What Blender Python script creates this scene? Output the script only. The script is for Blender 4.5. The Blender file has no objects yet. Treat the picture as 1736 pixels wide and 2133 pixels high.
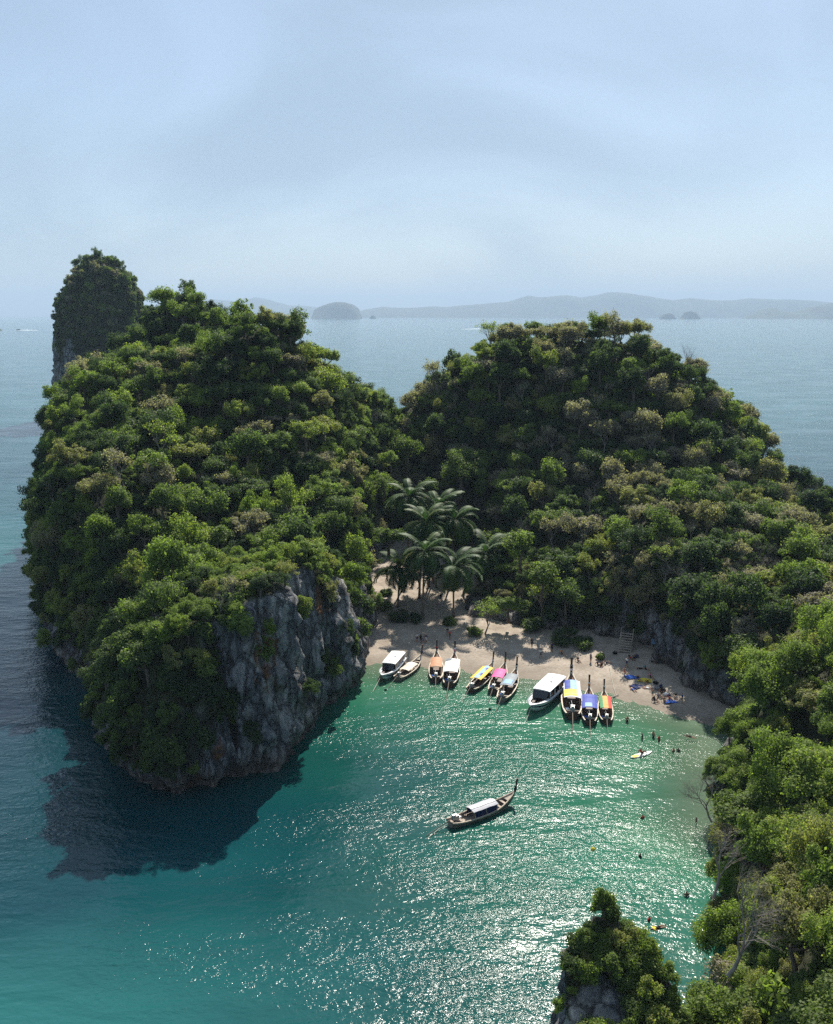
import bpy, bmesh, math, random
import numpy as np
from mathutils import Vector, Matrix, Euler
from mathutils.bvhtree import BVHTree

random.seed(7)
RNG = np.random.default_rng(11)
R = math.radians
scene = bpy.context.scene
COL = scene.collection

# ------------------------------------------------------------------ camera
CAM_H = 55.0
PITCH = R(11.79)
FPX = 1976.5                       # focal length in units of a 1736 px wide frame
cam_d = bpy.data.cameras.new('camera')
cam_d.sensor_fit = 'HORIZONTAL'
cam_d.sensor_width = 36.0
cam_d.lens = 36.0 * FPX / 1736.0
cam_d.clip_start = 0.5
cam_d.clip_end = 90000.0
cam = bpy.data.objects.new('camera', cam_d)
COL.objects.link(cam)
cam.location = (0, 0, CAM_H)
cam.rotation_euler = (R(90) - PITCH, 0, 0)
scene.camera = cam

# ------------------------------------------------------------------ sky, sun, exposure
SUN_EL, SUN_AZ = R(46), R(11)      # azimuth measured from +Y towards +X
world = bpy.data.worlds.new('World')
scene.world = world
world.use_nodes = True
wn, wl = world.node_tree.nodes, world.node_tree.links
wn.clear()
sky = wn.new('ShaderNodeTexSky')
sky.sky_type = 'NISHITA'
sky.sun_disc = False
sky.sun_elevation = SUN_EL
sky.sun_rotation = SUN_AZ
sky.air_density = 1.0
sky.dust_density = 0.9
sky.ozone_density = 2.5
# thin high cloud: noise over direction
tc = wn.new('ShaderNodeTexCoord')
mp = wn.new('ShaderNodeMapping')
mp.inputs['Rotation'].default_value = (0, R(14), R(20))
mp.inputs['Scale'].default_value = (1.6, 1.3, 3.6)
cn = wn.new('ShaderNodeTexNoise')
cn.inputs['Scale'].default_value = 1.5
cn.inputs['Detail'].default_value = 7
cn.inputs['Roughness'].default_value = 0.5
cn.inputs['Distortion'].default_value = 0.6
cr = wn.new('ShaderNodeMapRange')
cr.interpolation_type = 'SMOOTHSTEP'
cr.inputs[1].default_value = 0.36
cr.inputs[2].default_value = 0.70
cr.inputs[3].default_value = 0.50
cr.inputs[4].default_value = 0.82
cmix = wn.new('ShaderNodeMix')
cmix.data_type = 'RGBA'
cmix.inputs[7].default_value = (2.75, 3.65, 4.7, 1)
bg = wn.new('ShaderNodeBackground')
bg.inputs['Strength'].default_value = 0.076
wo = wn.new('ShaderNodeOutputWorld')
wl.new(tc.outputs['Generated'], mp.inputs['Vector'])
wl.new(mp.outputs['Vector'], cn.inputs['Vector'])
wl.new(cn.outputs['Fac'], cr.inputs[0])
wl.new(cr.outputs[0], cmix.inputs[0])
wl.new(sky.outputs['Color'], cmix.inputs[6])
wl.new(cmix.outputs[2], bg.inputs['Color'])
wl.new(bg.outputs['Background'], wo.inputs['Surface'])

sun_d = bpy.data.lights.new('sun', 'SUN')
sun_d.energy = 4.6
sun_d.angle = R(0.53)
sun_d.color = (1.0, 0.94, 0.84)
sun = bpy.data.objects.new('sun', sun_d)
COL.objects.link(sun)
SUN_DIR = Vector((math.sin(SUN_AZ) * math.cos(SUN_EL), math.cos(SUN_AZ) * math.cos(SUN_EL), math.sin(SUN_EL)))
sun.rotation_euler = SUN_DIR.to_track_quat('Z', 'Y').to_euler()
sun.location = SUN_DIR * 900

vs = scene.view_settings
vs.view_transform = 'Standard'
vs.look = 'None'
vs.exposure = 0.92
vs.gamma = 1.0
vs.use_curve_mapping = False
scene.cycles.max_bounces = 8
scene.cycles.diffuse_bounces = 3
scene.cycles.glossy_bounces = 3
scene.cycles.transmission_bounces = 4
scene.cycles.transparent_max_bounces = 12
scene.cycles.volume_bounces = 0
scene.cycles.sample_clamp_indirect = 4.0
scene.cycles.sample_clamp_direct = 4.0
scene.cycles.caustics_reflective = False
scene.cycles.caustics_refractive = False
scene.cycles.use_denoising = False
scene.cycles.use_adaptive_sampling = False

# ------------------------------------------------------------------ layout helpers (photo layout measured on a 1736 px wide frame)
cp_, sp_ = math.cos(PITCH), math.sin(PITCH)
def ray(x, y):
    a, b = (x - 868) / FPX, (1066.5 - y) / FPX
    return a, cp_ + b * sp_, -sp_ + b * cp_
def ground(x, y, z=0.0):
    a, b, c = ray(x, y)
    t = (z - CAM_H) / c
    return a * t, b * t
def at_depth(x, y, Y):
    a, b, c = ray(x, y)
    t = Y / b
    return a * t, CAM_H + c * t
def project(P):
    P = np.asarray(P, float)
    d = P - np.array([0, 0, CAM_H])
    fw = d[..., 1] * cp_ - d[..., 2] * sp_
    up = d[..., 1] * sp_ + d[..., 2] * cp_
    fw = np.maximum(fw, 1e-3)
    return 868 + FPX * d[..., 0] / fw, 1066.5 - FPX * up / fw, fw

def set_props(o, label=None, cat=None, group=None, kind=None):
    if label: o['label'] = label
    if cat: o['category'] = cat
    if group: o['group'] = group
    if kind: o['kind'] = kind
    return o
def empty(name, loc, rz=0, scale=1.0):
    o = bpy.data.objects.new(name, None)
    o.empty_display_size = 0.5
    COL.objects.link(o)
    o.location = loc
    o.rotation_euler = (0, 0, rz)
    o.scale = (scale,) * 3
    return o
def mesh_obj(name, verts, faces, mat=None, parent=None, smooth=False, link=True):
    me = bpy.data.meshes.new(name)
    me.from_pydata([tuple(v) for v in verts] if not isinstance(verts, np.ndarray) else verts.tolist(), [], faces if isinstance(faces, list) else faces.tolist())
    if mat:
        for m in (mat if isinstance(mat, (list, tuple)) else [mat]): me.materials.append(m)
    if smooth: me.polygons.foreach_set('use_smooth', [True] * len(me.polygons))
    o = bpy.data.objects.new(name, me)
    if link: COL.objects.link(o)
    if parent: o.parent = parent
    return o
def share(name, me, parent=None, loc=(0, 0, 0), rot=(0, 0, 0), scale=(1, 1, 1)):
    o = bpy.data.objects.new(name, me)
    COL.objects.link(o)
    o.location, o.rotation_euler, o.scale = loc, rot, scale
    if parent: o.parent = parent
    return o
def fast_mesh(name, V, Q, mats):
    """V (n,3), Q (m,4) int arrays"""
    me = bpy.data.meshes.new(name)
    me.vertices.add(len(V)); me.vertices.foreach_set('co', np.ascontiguousarray(V, np.float32).ravel())
    k = Q.shape[1]
    me.loops.add(Q.size); me.loops.foreach_set('vertex_index', np.ascontiguousarray(Q, np.int32).ravel())
    me.polygons.add(len(Q)); me.polygons.foreach_set('loop_start', np.arange(0, Q.size, k, dtype=np.int32))
    for m in mats: me.materials.append(m)
    me.update(calc_edges=True)
    return me
def float_attr(me, name, vals, domain='POINT'):
    a = me.attributes.new(name, 'FLOAT', domain)
    a.data.foreach_set('value', np.ascontiguousarray(vals, np.float32))

class MB:
    """collects simple solids; build() links them as one mesh object"""
    def __init__(s): s.v, s.f, s.m = [], [], []
    def add(s, v, f, mi=0):
        b = len(s.v); s.v += [tuple(p) for p in v]; s.f += [tuple(b + i for i in q) for q in f]; s.m += [mi] * len(f); return s
    def box(s, c, d, rz=0.0, mi=0, taper=1.0):
        x, y, z = d[0] / 2, d[1] / 2, d[2] / 2
        ca, sa = math.cos(rz), math.sin(rz)
        v = []
        for k, zz in ((1, -z), (taper, z)):
            for xx, yy in ((-x, -y), (x, -y), (x, y), (-x, y)):
                xx, yy = xx * k, yy * k
                v.append((c[0] + xx * ca - yy * sa, c[1] + xx * sa + yy * ca, c[2] + zz))
        return s.add(v, [(3, 2, 1, 0), (4, 5, 6, 7), (0, 1, 5, 4), (1, 2, 6, 5), (2, 3, 7, 6), (3, 0, 4, 7)], mi)
    def tube(s, pts, rad, n=6, mi=0, cap=True):
        pts = [Vector(p) for p in pts]
        rad = rad if isinstance(rad, (list, tuple)) else [rad] * len(pts)
        rings = []
        for i, p in enumerate(pts):
            t = (pts[min(i + 1, len(pts) - 1)] - pts[max(i - 1, 0)])
            if t.length < 1e-9: t = Vector((0, 0, 1))
            t.normalize()
            a = t.cross(Vector((0, 0, 1)) if abs(t.z) < .9 else Vector((1, 0, 0))).normalized()
            b = t.cross(a)
            rings.append([p + (a * math.cos(2 * math.pi * k / n) + b * math.sin(2 * math.pi * k / n)) * rad[i] for k in range(n)])
        v = [q for r_ in rings for q in r_]
        f = [(i * n + k, i * n + (k + 1) % n, (i + 1) * n + (k + 1) % n, (i + 1) * n + k) for i in range(len(pts) - 1) for k in range(n)]
        if cap:
            f.append(tuple(range(n - 1, -1, -1))); f.append(tuple((len(pts) - 1) * n + k for k in range(n)))
        return s.add(v, f, mi)
    def grid(s, P, mi=0, close=False):
        """P: rows of points"""
        n, m = len(P), len(P[0])
        v = [q for r_ in P for q in r_]
        f = [(i * m + j, i * m + j + 1, (i + 1) * m + j + 1, (i + 1) * m + j) for i in range(n - 1) for j in range(m - 1)]
        if close: f += [(i * m + m - 1, i * m, (i + 1) * m, (i + 1) * m + m - 1) for i in range(n - 1)]
        return s.add(v, f, mi)
    def mesh(s, name, mats, smooth=False):
        me = bpy.data.meshes.new(name)
        me.from_pydata(s.v, [], s.f)
        for m in (mats if isinstance(mats, (list, tuple)) else [mats]): me.materials.append(m)
        me.polygons.foreach_set('material_index', s.m)
        if smooth: me.polygons.foreach_set('use_smooth', [True] * len(me.polygons))
        me.update()
        return me
    def build(s, name, mats, parent=None, smooth=False):
        o = bpy.data.objects.new(name, s.mesh(name, mats, smooth))
        COL.objects.link(o)
        if parent: o.parent = parent
        return o

# ------------------------------------------------------------------ numpy noise
def _hash(ix, iy, iz, seed):
    h = (ix * 374761393 + iy * 668265263 + iz * 2147483647 + seed * 974711) & 0xFFFFFFFF
    h = ((h ^ (h >> 13)) * 1274126177) & 0xFFFFFFFF
    h = ((h ^ (h >> 16)) * 2246822519) & 0xFFFFFFFF
    return ((h ^ (h >> 15)) & 0xFFFFFF) / float(0xFFFFFF)
def vnoise(P, seed=0):
    P = np.asarray(P, float)
    i = np.floor(P).astype(np.int64); f = P - i
    u = f * f * (3 - 2 * f)
    out = 0
    for dx in (0, 1):
        for dy in (0, 1):
            for dz in (0, 1):
                w = (u[:, 0] if dx else 1 - u[:, 0]) * (u[:, 1] if dy else 1 - u[:, 1]) * (u[:, 2] if dz else 1 - u[:, 2])
                out = out + w * _hash(i[:, 0] + dx, i[:, 1] + dy, i[:, 2] + dz, seed)
    return out
def fbm(P, oct=4, seed=0, rough=.5):
    s, a, t = 0, 1.0, 0
    P = np.asarray(P, float)
    for o in range(oct):
        s = s + a * vnoise(P * (2.03 ** o) + 17.3 * o, seed + o); t += a; a *= rough
    return s / t
def p3(X, Y, Z=None):
    return np.stack([X, Y, np.zeros_like(X) if Z is None else Z], -1)
def sstep(a, b, x):
    t = np.clip((x - a) / (b - a), 0, 1)
    return t * t * (3 - 2 * t)

# ------------------------------------------------------------------ materials
def new_mat(name):
    m = bpy.data.materials.new(name); m.use_nodes = True
    n, l = m.node_tree.nodes, m.node_tree.links
    n.clear()
    out = n.new('ShaderNodeOutputMaterial')
    return m, n, l, out
def principled(n, l, out, rough=.7, spec=.3):
    b = n.new('ShaderNodeBsdfPrincipled')
    b.inputs['Roughness'].default_value = rough
    b.inputs['Specular IOR Level'].default_value = spec
    l.new(b.outputs[0], out.inputs['Surface'])
    return b
def noise_node(n, l, vec, scale, detail=4, rough=.55, dist=0.0):
    t = n.new('ShaderNodeTexNoise')
    t.inputs['Scale'].default_value = scale; t.inputs['Detail'].default_value = detail
    t.inputs['Roughness'].default_value = rough; t.inputs['Distortion'].default_value = dist
    if vec is not None: l.new(vec, t.inputs['Vector'])
    return t
def ramp(n, l, fac, stops, interp='LINEAR'):
    r_ = n.new('ShaderNodeValToRGB'); cr_ = r_.color_ramp; cr_.interpolation = interp
    while len(cr_.elements) > 1: cr_.elements.remove(cr_.elements[-1])
    for k, (p, c) in enumerate(stops):
        e = cr_.elements[0] if k == 0 else cr_.elements.new(p)
        e.position = p; e.color = (*c, 1) if len(c) == 3 else c
    l.new(fac, r_.inputs['Fac'])
    return r_
def mixc(n, l, fac, a, b, mode='MIX'):
    m = n.new('ShaderNodeMix'); m.data_type = 'RGBA'; m.blend_type = mode
    for sock, v in ((m.inputs[0], fac), (m.inputs[6], a), (m.inputs[7], b)):
        if isinstance(v, (int, float)): sock.default_value = v
        elif isinstance(v, tuple): sock.default_value = (*v, 1) if len(v) == 3 else v
        else: l.new(v, sock)
    return m.outputs[2]
def mathn(n, l, op, a, b=None, c=None, clamp=False):
    m = n.new('ShaderNodeMath'); m.operation = op; m.use_clamp = clamp
    for k, v in enumerate((a, b, c)):
        if v is None: continue
        if isinstance(v, (int, float)): m.inputs[k].default_value = v
        else: l.new(v, m.inputs[k])
    return m.outputs[0]
def maprange(n, l, v, a, b, c=0.0, d=1.0, smooth=True):
    m = n.new('ShaderNodeMapRange')
    if smooth: m.interpolation_type = 'SMOOTHSTEP'
    l.new(v, m.inputs[0])
    for k, q in enumerate((a, b, c, d)): m.inputs[k + 1].default_value = q
    return m.outputs[0]
def pos_vec(n, l, scale=(1, 1, 1), rotz=0.0):
    g = n.new('ShaderNodeNewGeometry')
    if scale == (1, 1, 1) and rotz == 0: return g.outputs['Position']
    m = n.new('ShaderNodeMapping'); m.inputs['Scale'].default_value = scale; m.inputs['Rotation'].default_value = (0, 0, rotz)
    l.new(g.outputs['Position'], m.inputs['Vector'])
    return m.outputs[0]
def attr_node(n, name, typ='GEOMETRY'):
    a = n.new('ShaderNodeAttribute'); a.attribute_type = typ; a.attribute_name = name
    return a.outputs['Fac']
def bump(n, l, height, strength, dist, normal=None):
    b = n.new('ShaderNodeBump'); b.inputs['Strength'].default_value = strength; b.inputs['Distance'].default_value = dist
    l.new(height, b.inputs['Height'])
    if normal is not None: l.new(normal, b.inputs['Normal'])
    return b.outputs[0]

def mat_rock():
    m, n, l, out = new_mat('limestone')
    b = principled(n, l, out, .85, .2)
    pv = pos_vec(n, l)
    streak = noise_node(n, l, pos_vec(n, l, (.8, .8, .075)), 1.0, 9, .68, .7)
    blot = noise_node(n, l, pos_vec(n, l, (.16, .16, .10)), 1.0, 5, .6, .4)
    fine = noise_node(n, l, pos_vec(n, l, (1, 1, .55)), 2.4, 8, .75)
    c1 = ramp(n, l, streak.outputs['Fac'], [(.30, (.035, .040, .048)), (.44, (.11, .118, .13)), (.54, (.27, .275, .28)), (.66, (.50, .48, .43))])
    c2 = ramp(n, l, blot.outputs['Fac'], [(.35, (.06, .068, .08)), (.52, (.20, .205, .21)), (.68, (.45, .42, .37))])
    c = mixc(n, l, .45, c1.outputs[0], c2.outputs[0])
    dark = ramp(n, l, fine.outputs['Fac'], [(.36, (.30, .30, .33)), (.52, (1, 1, 1))])
    c = mixc(n, l, .8, c, dark.outputs[0], 'MULTIPLY')
    ck = n.new('ShaderNodeTexVoronoi'); ck.feature = 'DISTANCE_TO_EDGE'; ck.inputs['Scale'].default_value = 1.0
    wob = n.new('ShaderNodeVectorMath'); wob.operation = 'MULTIPLY_ADD'; l.new(fine.outputs['Color'], wob.inputs[0]); wob.inputs[1].default_value = (.9, .9, .9); l.new(pos_vec(n, l, (.55, .55, .17)), wob.inputs[2]); l.new(wob.outputs[0], ck.inputs['Vector'])
    c = mixc(n, l, maprange(n, l, ck.outputs['Distance'], .0, .07, .8, 0), c, (.014, .015, .018))
    c = mixc(n, l, 1.0, c, (1.42, 1.40, 1.40), 'MULTIPLY')
    om = noise_node(n, l, pos_vec(n, l, (.13, .13, .085)), 1.0, 4, .55, .8)
    of = maprange(n, l, om.outputs['Fac'], .635, .69, 0, .85)
    c = mixc(n, l, of, c, (.27, .115, .045))
    # pale, pinkish tide band
    sx = n.new('ShaderNodeSeparateXYZ'); l.new(pv, sx.inputs[0])
    zz = mathn(n, l, 'ADD', sx.outputs[2], mathn(n, l, 'MULTIPLY', blot.outputs['Fac'], -7.0))
    tide = maprange(n, l, zz, -2.6, 0.6, .65, 0)
    tc_ = ramp(n, l, streak.outputs['Fac'], [(.35, (.10, .085, .075)), (.6, (.33, .25, .20))])
    c = mixc(n, l, tide, c, tc_.outputs[0])
    # soil and leaf litter where plants grow
    lit = ramp(n, l, fine.outputs['Fac'], [(.3, (.035, .045, .02)), (.7, (.09, .095, .045))])
    c = mixc(n, l, attr_node(n, 'veg'), c, lit.outputs[0])
    l.new(c, b.inputs['Base Color'])
    vo = n.new('ShaderNodeTexVoronoi'); vo.inputs['Scale'].default_value = 1.0
    l.new(pos_vec(n, l, (1.1, 1.1, .35)), vo.inputs['Vector'])
    h = mathn(n, l, 'ADD', mathn(n, l, 'ADD', mathn(n, l, 'MULTIPLY', vo.outputs['Distance'], .5), maprange(n, l, ck.outputs['Distance'], 0, .12, 0, .6)), mathn(n, l, 'ADD', fine.outputs['Fac'], streak.outputs['Fac']))
    l.new(bump(n, l, h, 1.0, .8), b.inputs['Normal'])
    return m

def mat_leaf(name, stops, transl=.35):
    m, n, l, out = new_mat(name)
    t = attr_node(n, 'tint', 'INSTANCER')
    lv = attr_node(n, 'leafvar')
    tt = mathn(n, l, 'ADD', t, mathn(n, l, 'MULTIPLY', mathn(n, l, 'SUBTRACT', lv, .5), .16), clamp=True)
    c = ramp(n, l, tt, stops)
    sc = ramp(n, l, lv, [(0, (.66, .68, .66)), (.6, (1, 1, 1)), (1, (1.4, 1.35, 1.15))])
    col = mixc(n, l, 1.0, c.outputs[0], sc.outputs[0], 'MULTIPLY')
    d = n.new('ShaderNodeBsdfPrincipled'); d.inputs['Roughness'].default_value = .55; d.inputs['Specular IOR Level'].default_value = .16
    l.new(col, d.inputs['Base Color'])
    tr = n.new('ShaderNodeBsdfTranslucent')
    tcol = mixc(n, l, 1.0, col, (1.15, 1.35, .55), 'MULTIPLY')
    l.new(tcol, tr.inputs['Color'])
    mx = n.new('ShaderNodeMixShader'); mx.inputs[0].default_value = transl
    l.new(d.outputs[0], mx.inputs[1]); l.new(tr.outputs[0], mx.inputs[2]); l.new(mx.outputs[0], out.inputs['Surface'])
    return m
LEAF_STOPS = [(0, (.046, .072, .038)), (.2, (.080, .118, .048)), (.4, (.140, .185, .055)), (.58, (.195, .255, .062)), (.72, (.235, .235, .085)), (.86, (.225, .198, .155)), (1, (.28, .25, .22))]
M_ROCK = mat_rock()
LEAF_STOPS = [(p, tuple(c * 1.1 for c in col)) for p, col in LEAF_STOPS]
M_LEAF = mat_leaf('leaves', LEAF_STOPS, .55)
M_FROND = mat_leaf('palm_leaflets', [(0, (.020, .052, .012)), (.5, (.042, .090, .018)), (1, (.11, .115, .03))], .25)

def mat_plain(name, col, rough=.6, spec=.3, var=.25, scale=6.0, metal=0.0, bumpy=0.0):
    m, n, l, out = new_mat(name)
    b = principled(n, l, out, rough, spec)
    b.inputs['Metallic'].default_value = metal
    tcn = n.new('ShaderNodeTexCoord')
    t = noise_node(n, l, tcn.outputs['Object'], scale, 5, .65)
    lo = tuple(max(0, c * (1 - var)) for c in col); hi = tuple(min(1, c * (1 + var)) for c in col)
    c = ramp(n, l, t.outputs['Fac'], [(.3, lo), (.7, hi)])
    l.new(c.outputs[0], b.inputs['Base Color'])
    if bumpy: l.new(bump(n, l, t.outputs['Fac'], .6, bumpy), b.inputs['Normal'])
    return m
M_BARK = mat_plain('bark', (.11, .09, .07), .9, .1, .45, 3.0)
M_TWIG = mat_plain('dry_twigs', (.21, .185, .16), .9, .1, .35, 2.0)
M_PALMTRUNK = mat_plain('palm_trunk', (.16, .125, .095), .9, .1, .4, 4.0)

# ------------------------------------------------------------------ terrain
def poly_sd(X, Y, poly):
    """signed distance, positive inside"""
    P = np.asarray(poly, float); n = len(P)
    d2 = np.full(X.shape, 1e18); inside = np.zeros(X.shape, bool)
    for i in range(n):
        a, b = P[i], P[(i + 1) % n]
        e = b - a
        wx, wy = X - a[0], Y - a[1]
        t = np.clip((wx * e[0] + wy * e[1]) / max(e @ e, 1e-9), 0, 1)
        d2 = np.minimum(d2, (wx - e[0] * t) ** 2 + (wy - e[1] * t) ** 2)
        c = ((a[1] > Y) != (b[1] > Y)) & (X < (b[0] - a[0]) * (Y - a[1]) / (b[1] - a[1] + 1e-12) + a[0])
        inside ^= c
    return np.where(inside, 1, -1) * np.sqrt(d2)
def tps(pts, vals, X, Y, reg=1.0):
    P = np.asarray(pts, float); n = len(P)
    def phi(r2): return np.where(r2 > 1e-9, .5 * r2 * np.log(r2 + 1e-12), 0)
    K = phi(((P[:, None] - P[None]) ** 2).sum(-1)) + np.eye(n) * reg * 10
    Q = np.c_[np.ones(n), P]
    A = np.block([[K, Q], [Q.T, np.zeros((3, 3))]])
    w = np.linalg.solve(A, np.r_[vals, 0, 0, 0])
    out = w[n] + w[n + 1] * X + w[n + 2] * Y
    for k in range(n): out = out + w[k] * phi((X - P[k, 0]) ** 2 + (Y - P[k, 1]) ** 2)
    return out
def idw(pts, vals, X, Y):
    num = 0; den = 0
    for (a, b), v in zip(pts, vals):
        w = 1 / (((X - a) ** 2 + (Y - b) ** 2) ** 1.5 + 1.0)
        num = num + w * v; den = den + w
    return num / den

CANOPY = 3.8
def cps(pix, worldpts, CANOPY=6.0):
    pts, hs, ws = [], [], []
    for x, y, Y, w in pix:
        X, Z = at_depth(x, y, Y); pts.append((X, Y)); hs.append(Z - CANOPY); ws.append(w)
    for X, Y, Z, w in worldpts: pts.append((X, Y)); hs.append(Z); ws.append(w)
    return pts, hs, ws

def make_terrain(name, poly, ctrl, bounds, voxel, vegfn, step=1.0, hmax=75, seed=0, cl_pow=.62, rockamp=1.0, notch=1.0, reg=1.0):
    x0, x1, y0, y1 = bounds
    xs, ys = np.arange(x0, x1 + .01, step), np.arange(y0, y1 + .01, step)
    X, Y = np.meshgrid(xs, ys)
    pts, hs, ws = ctrl
    H = np.clip(tps(pts, hs, X, Y, reg), 3, hmax)
    W = idw(pts, ws, X, Y)
    flat = p3(X.ravel(), Y.ravel())
    sd = poly_sd(X, Y, poly) + ((fbm(flat * .16, 4, seed + 3) - .5) * 5.0).reshape(X.shape) * rockamp
    H = H + ((fbm(flat * .09, 4, seed + 9) - .5) * 7).reshape(X.shape)
    S = np.clip(sd / W, 0, 1) ** cl_pow
    Z = np.where(sd > 0, -4 + (H + 4) * S, -4 + np.maximum(sd, -6))
    Z = np.maximum(Z, -9)
    ny, nx = X.shape
    top = np.stack([X, Y, Z], -1).reshape(-1, 3)
    idx = np.arange(ny * nx).reshape(ny, nx)
    q = np.stack([idx[:-1, :-1], idx[:-1, 1:], idx[1:, 1:], idx[1:, :-1]], -1).reshape(-1, 4)
    bot = top.copy(); bot[:, 2] = -11
    N = ny * nx
    qb = q[:, ::-1] + N
    def side(a):
        return np.stack([a[:-1], a[:-1] + N, a[1:] + N, a[1:]], -1)
    sides = np.concatenate([side(idx[0, ::1]), side(idx[-1, ::-1]), side(idx[::-1, 0]), side(idx[:, -1])])
    me = fast_mesh(name + '_src', np.r_[top, bot], np.r_[q, qb, sides], [])
    tmp = bpy.data.objects.new(name + '_src', me); COL.objects.link(tmp)
    mod = tmp.modifiers.new('r', 'REMESH'); mod.mode = 'VOXEL'; mod.voxel_size = voxel
    dg = bpy.context.evaluated_depsgraph_get()
    em = tmp.evaluated_get(dg).to_mesh()
    nv = len(em.vertices)
    V = np.empty(nv * 3, np.float32); em.vertices.foreach_get('co', V); V = V.reshape(-1, 3).astype(float)
    Nn = np.empty(nv * 3, np.float32); em.vertices.foreach_get('normal', Nn); Nn = Nn.reshape(-1, 3).astype(float)
    nl = len(em.loops); L = np.empty(nl, np.int32); em.loops.foreach_get('vertex_index', L)
    Q = L.reshape(-1, 4)
    bpy.data.objects.remove(tmp)
    # keep what can be seen: above -4.6 m and not on the slab walls
    ok = (V[:, 2] > -4.4) & (Nn[:, 2] > -.6)
    Q = Q[ok[Q].all(1)]
    used = np.unique(Q); remap = -np.ones(nv, np.int64); remap[used] = np.arange(len(used))
    V, Nn, Q = V[used], Nn[used], remap[Q]
    steep = sstep(.75, .35, Nn[:, 2])
    a = (fbm(V * np.array([.22, .22, .07]), 4, seed + 21) - .5) * 4.2
    rid = (1 - np.abs(2 * fbm(V * np.array([.45, .45, .13]), 4, seed + 31) - 1)); rid = (rid - .8) * 4.5
    fine = (fbm(V * np.array([1.1, 1.1, .6]), 3, seed + 41) - .5) * 2.2 * sstep(.5, 3.5, V[:, 2])
    disp = (a + rid + fine) * (.25 + .75 * steep) * rockamp
    hn = Nn.copy(); hn[:, 2] *= .35
    V = V + hn * disp[:, None]
    # tidal notch
    nt = np.exp(-((V[:, 2] - .1) / 1.5) ** 2) * steep * (0.5 + fbm(V * .2, 2, seed + 5)) * 1.6 * notch
    V[:, :2] -= Nn[:, :2] * nt[:, None]
    veg = np.clip(vegfn(V, Nn), 0, 1)
    me = fast_mesh(name, V, Q, [M_ROCK])
    float_attr(me, 'veg', veg)
    me.polygons.foreach_set('use_smooth', np.ones(len(me.polygons), bool))
    o = bpy.data.objects.new(name, me); COL.objects.link(o)
    o['kind'] = 'structure'
    # face data for scattering
    a_, b_, c_, d_ = (V[Q[:, k]] for k in range(4))
    nrm = np.cross(c_ - a_, d_ - b_); ar = np.linalg.norm(nrm, axis=1) / 2
    fn = nrm / (2 * ar[:, None] + 1e-9)
    return dict(o=o, V=V, Q=Q, area=ar, fn=fn, fveg=veg[Q].mean(1), cen=(a_ + b_ + c_ + d_) / 4)

# --- left island
polyL = [ground(*q) for q in [(148, 1515), (168, 1552), (200, 1592), (260, 1642), (350, 1668), (440, 1657), (500, 1632), (545, 1636), (585, 1618), (610, 1588), (640, 1550), (700, 1478), (750, 1422), (773, 1372), (779, 1325)]] + \
    [(-8.5, 168), (-10.5, 178), (-11, 192), (-8, 207), (-2, 222), (0, 240), (-15, 275), (-40, 305), (-80, 300), (-94, 262), (-86.5, 215), (-74.5, 180), (-61.5, 152), (-52, 136), (-47, 124)]
ctrlL = cps([(560, 1120, 115, 2.5), (625, 1110, 123, 2.5), (490, 1150, 116, 3.5), (350, 1160, 128, 17), (230, 1190, 132, 13), (150, 1110, 139, 9), (105, 1000, 144, 7), (72, 880, 153, 6), (90, 795, 186, 6),
             (300, 970, 156, 10), (200, 850, 180, 10), (430, 850, 180, 10), (450, 1000, 156, 10), (560, 1000, 156, 8), (650, 1000, 158, 6),
             (560, 630, 200, 8), (605, 648, 200, 8), (520, 655, 203, 8), (640, 708, 200, 6), (695, 785, 198, 6), (690, 880, 182, 5), (738, 855, 196, 5), (775, 985, 177, 5), (745, 1170, 152, 3.5), (700, 1140, 142, 3.5),
             (480, 715, 216, 8), (448, 770, 230, 8), (400, 715, 223, 8), (375, 575, 262, 10), (300, 640, 258, 8), (440, 640, 258, 8), (250, 715, 250, 8), (200, 768, 217, 8)],
            [(-60, 297, 18, 8), (-10, 250, 30, 8), (-30, 285, 25, 8), (-90, 255, 30, 8), (-4, 228, 26, 8)])
def vegL(V, N):
    x, y, z = V[:, 0], V[:, 1], V[:, 2]
    nz = fbm(V * .22, 3, 77)
    nz2 = fbm(V * np.array([.3, .3, .18]), 3, 78)
    flat = sstep(.28, .5, N[:, 2]) * np.where((y < 150) & (x > -27), sstep(.55, .75, N[:, 2]) * sstep(14, 17, z), 1)
    leftface = sstep(-22.5, -26, x + (nz - .5) * 9) * sstep(2.5, 5.5, z - (nz2 - .5) * 9)
    back = sstep(160, 168, y)
    patch = sstep(.60, .66, nz2) * sstep(4, 7, z)
    return np.maximum.reduce([flat * sstep(3, 5, z), leftface, back * sstep(5, 9, z), patch])
TL = make_terrain('island_left', polyL, ctrlL, (-104, 12, 88, 318), .62, vegL, seed=1)

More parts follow.
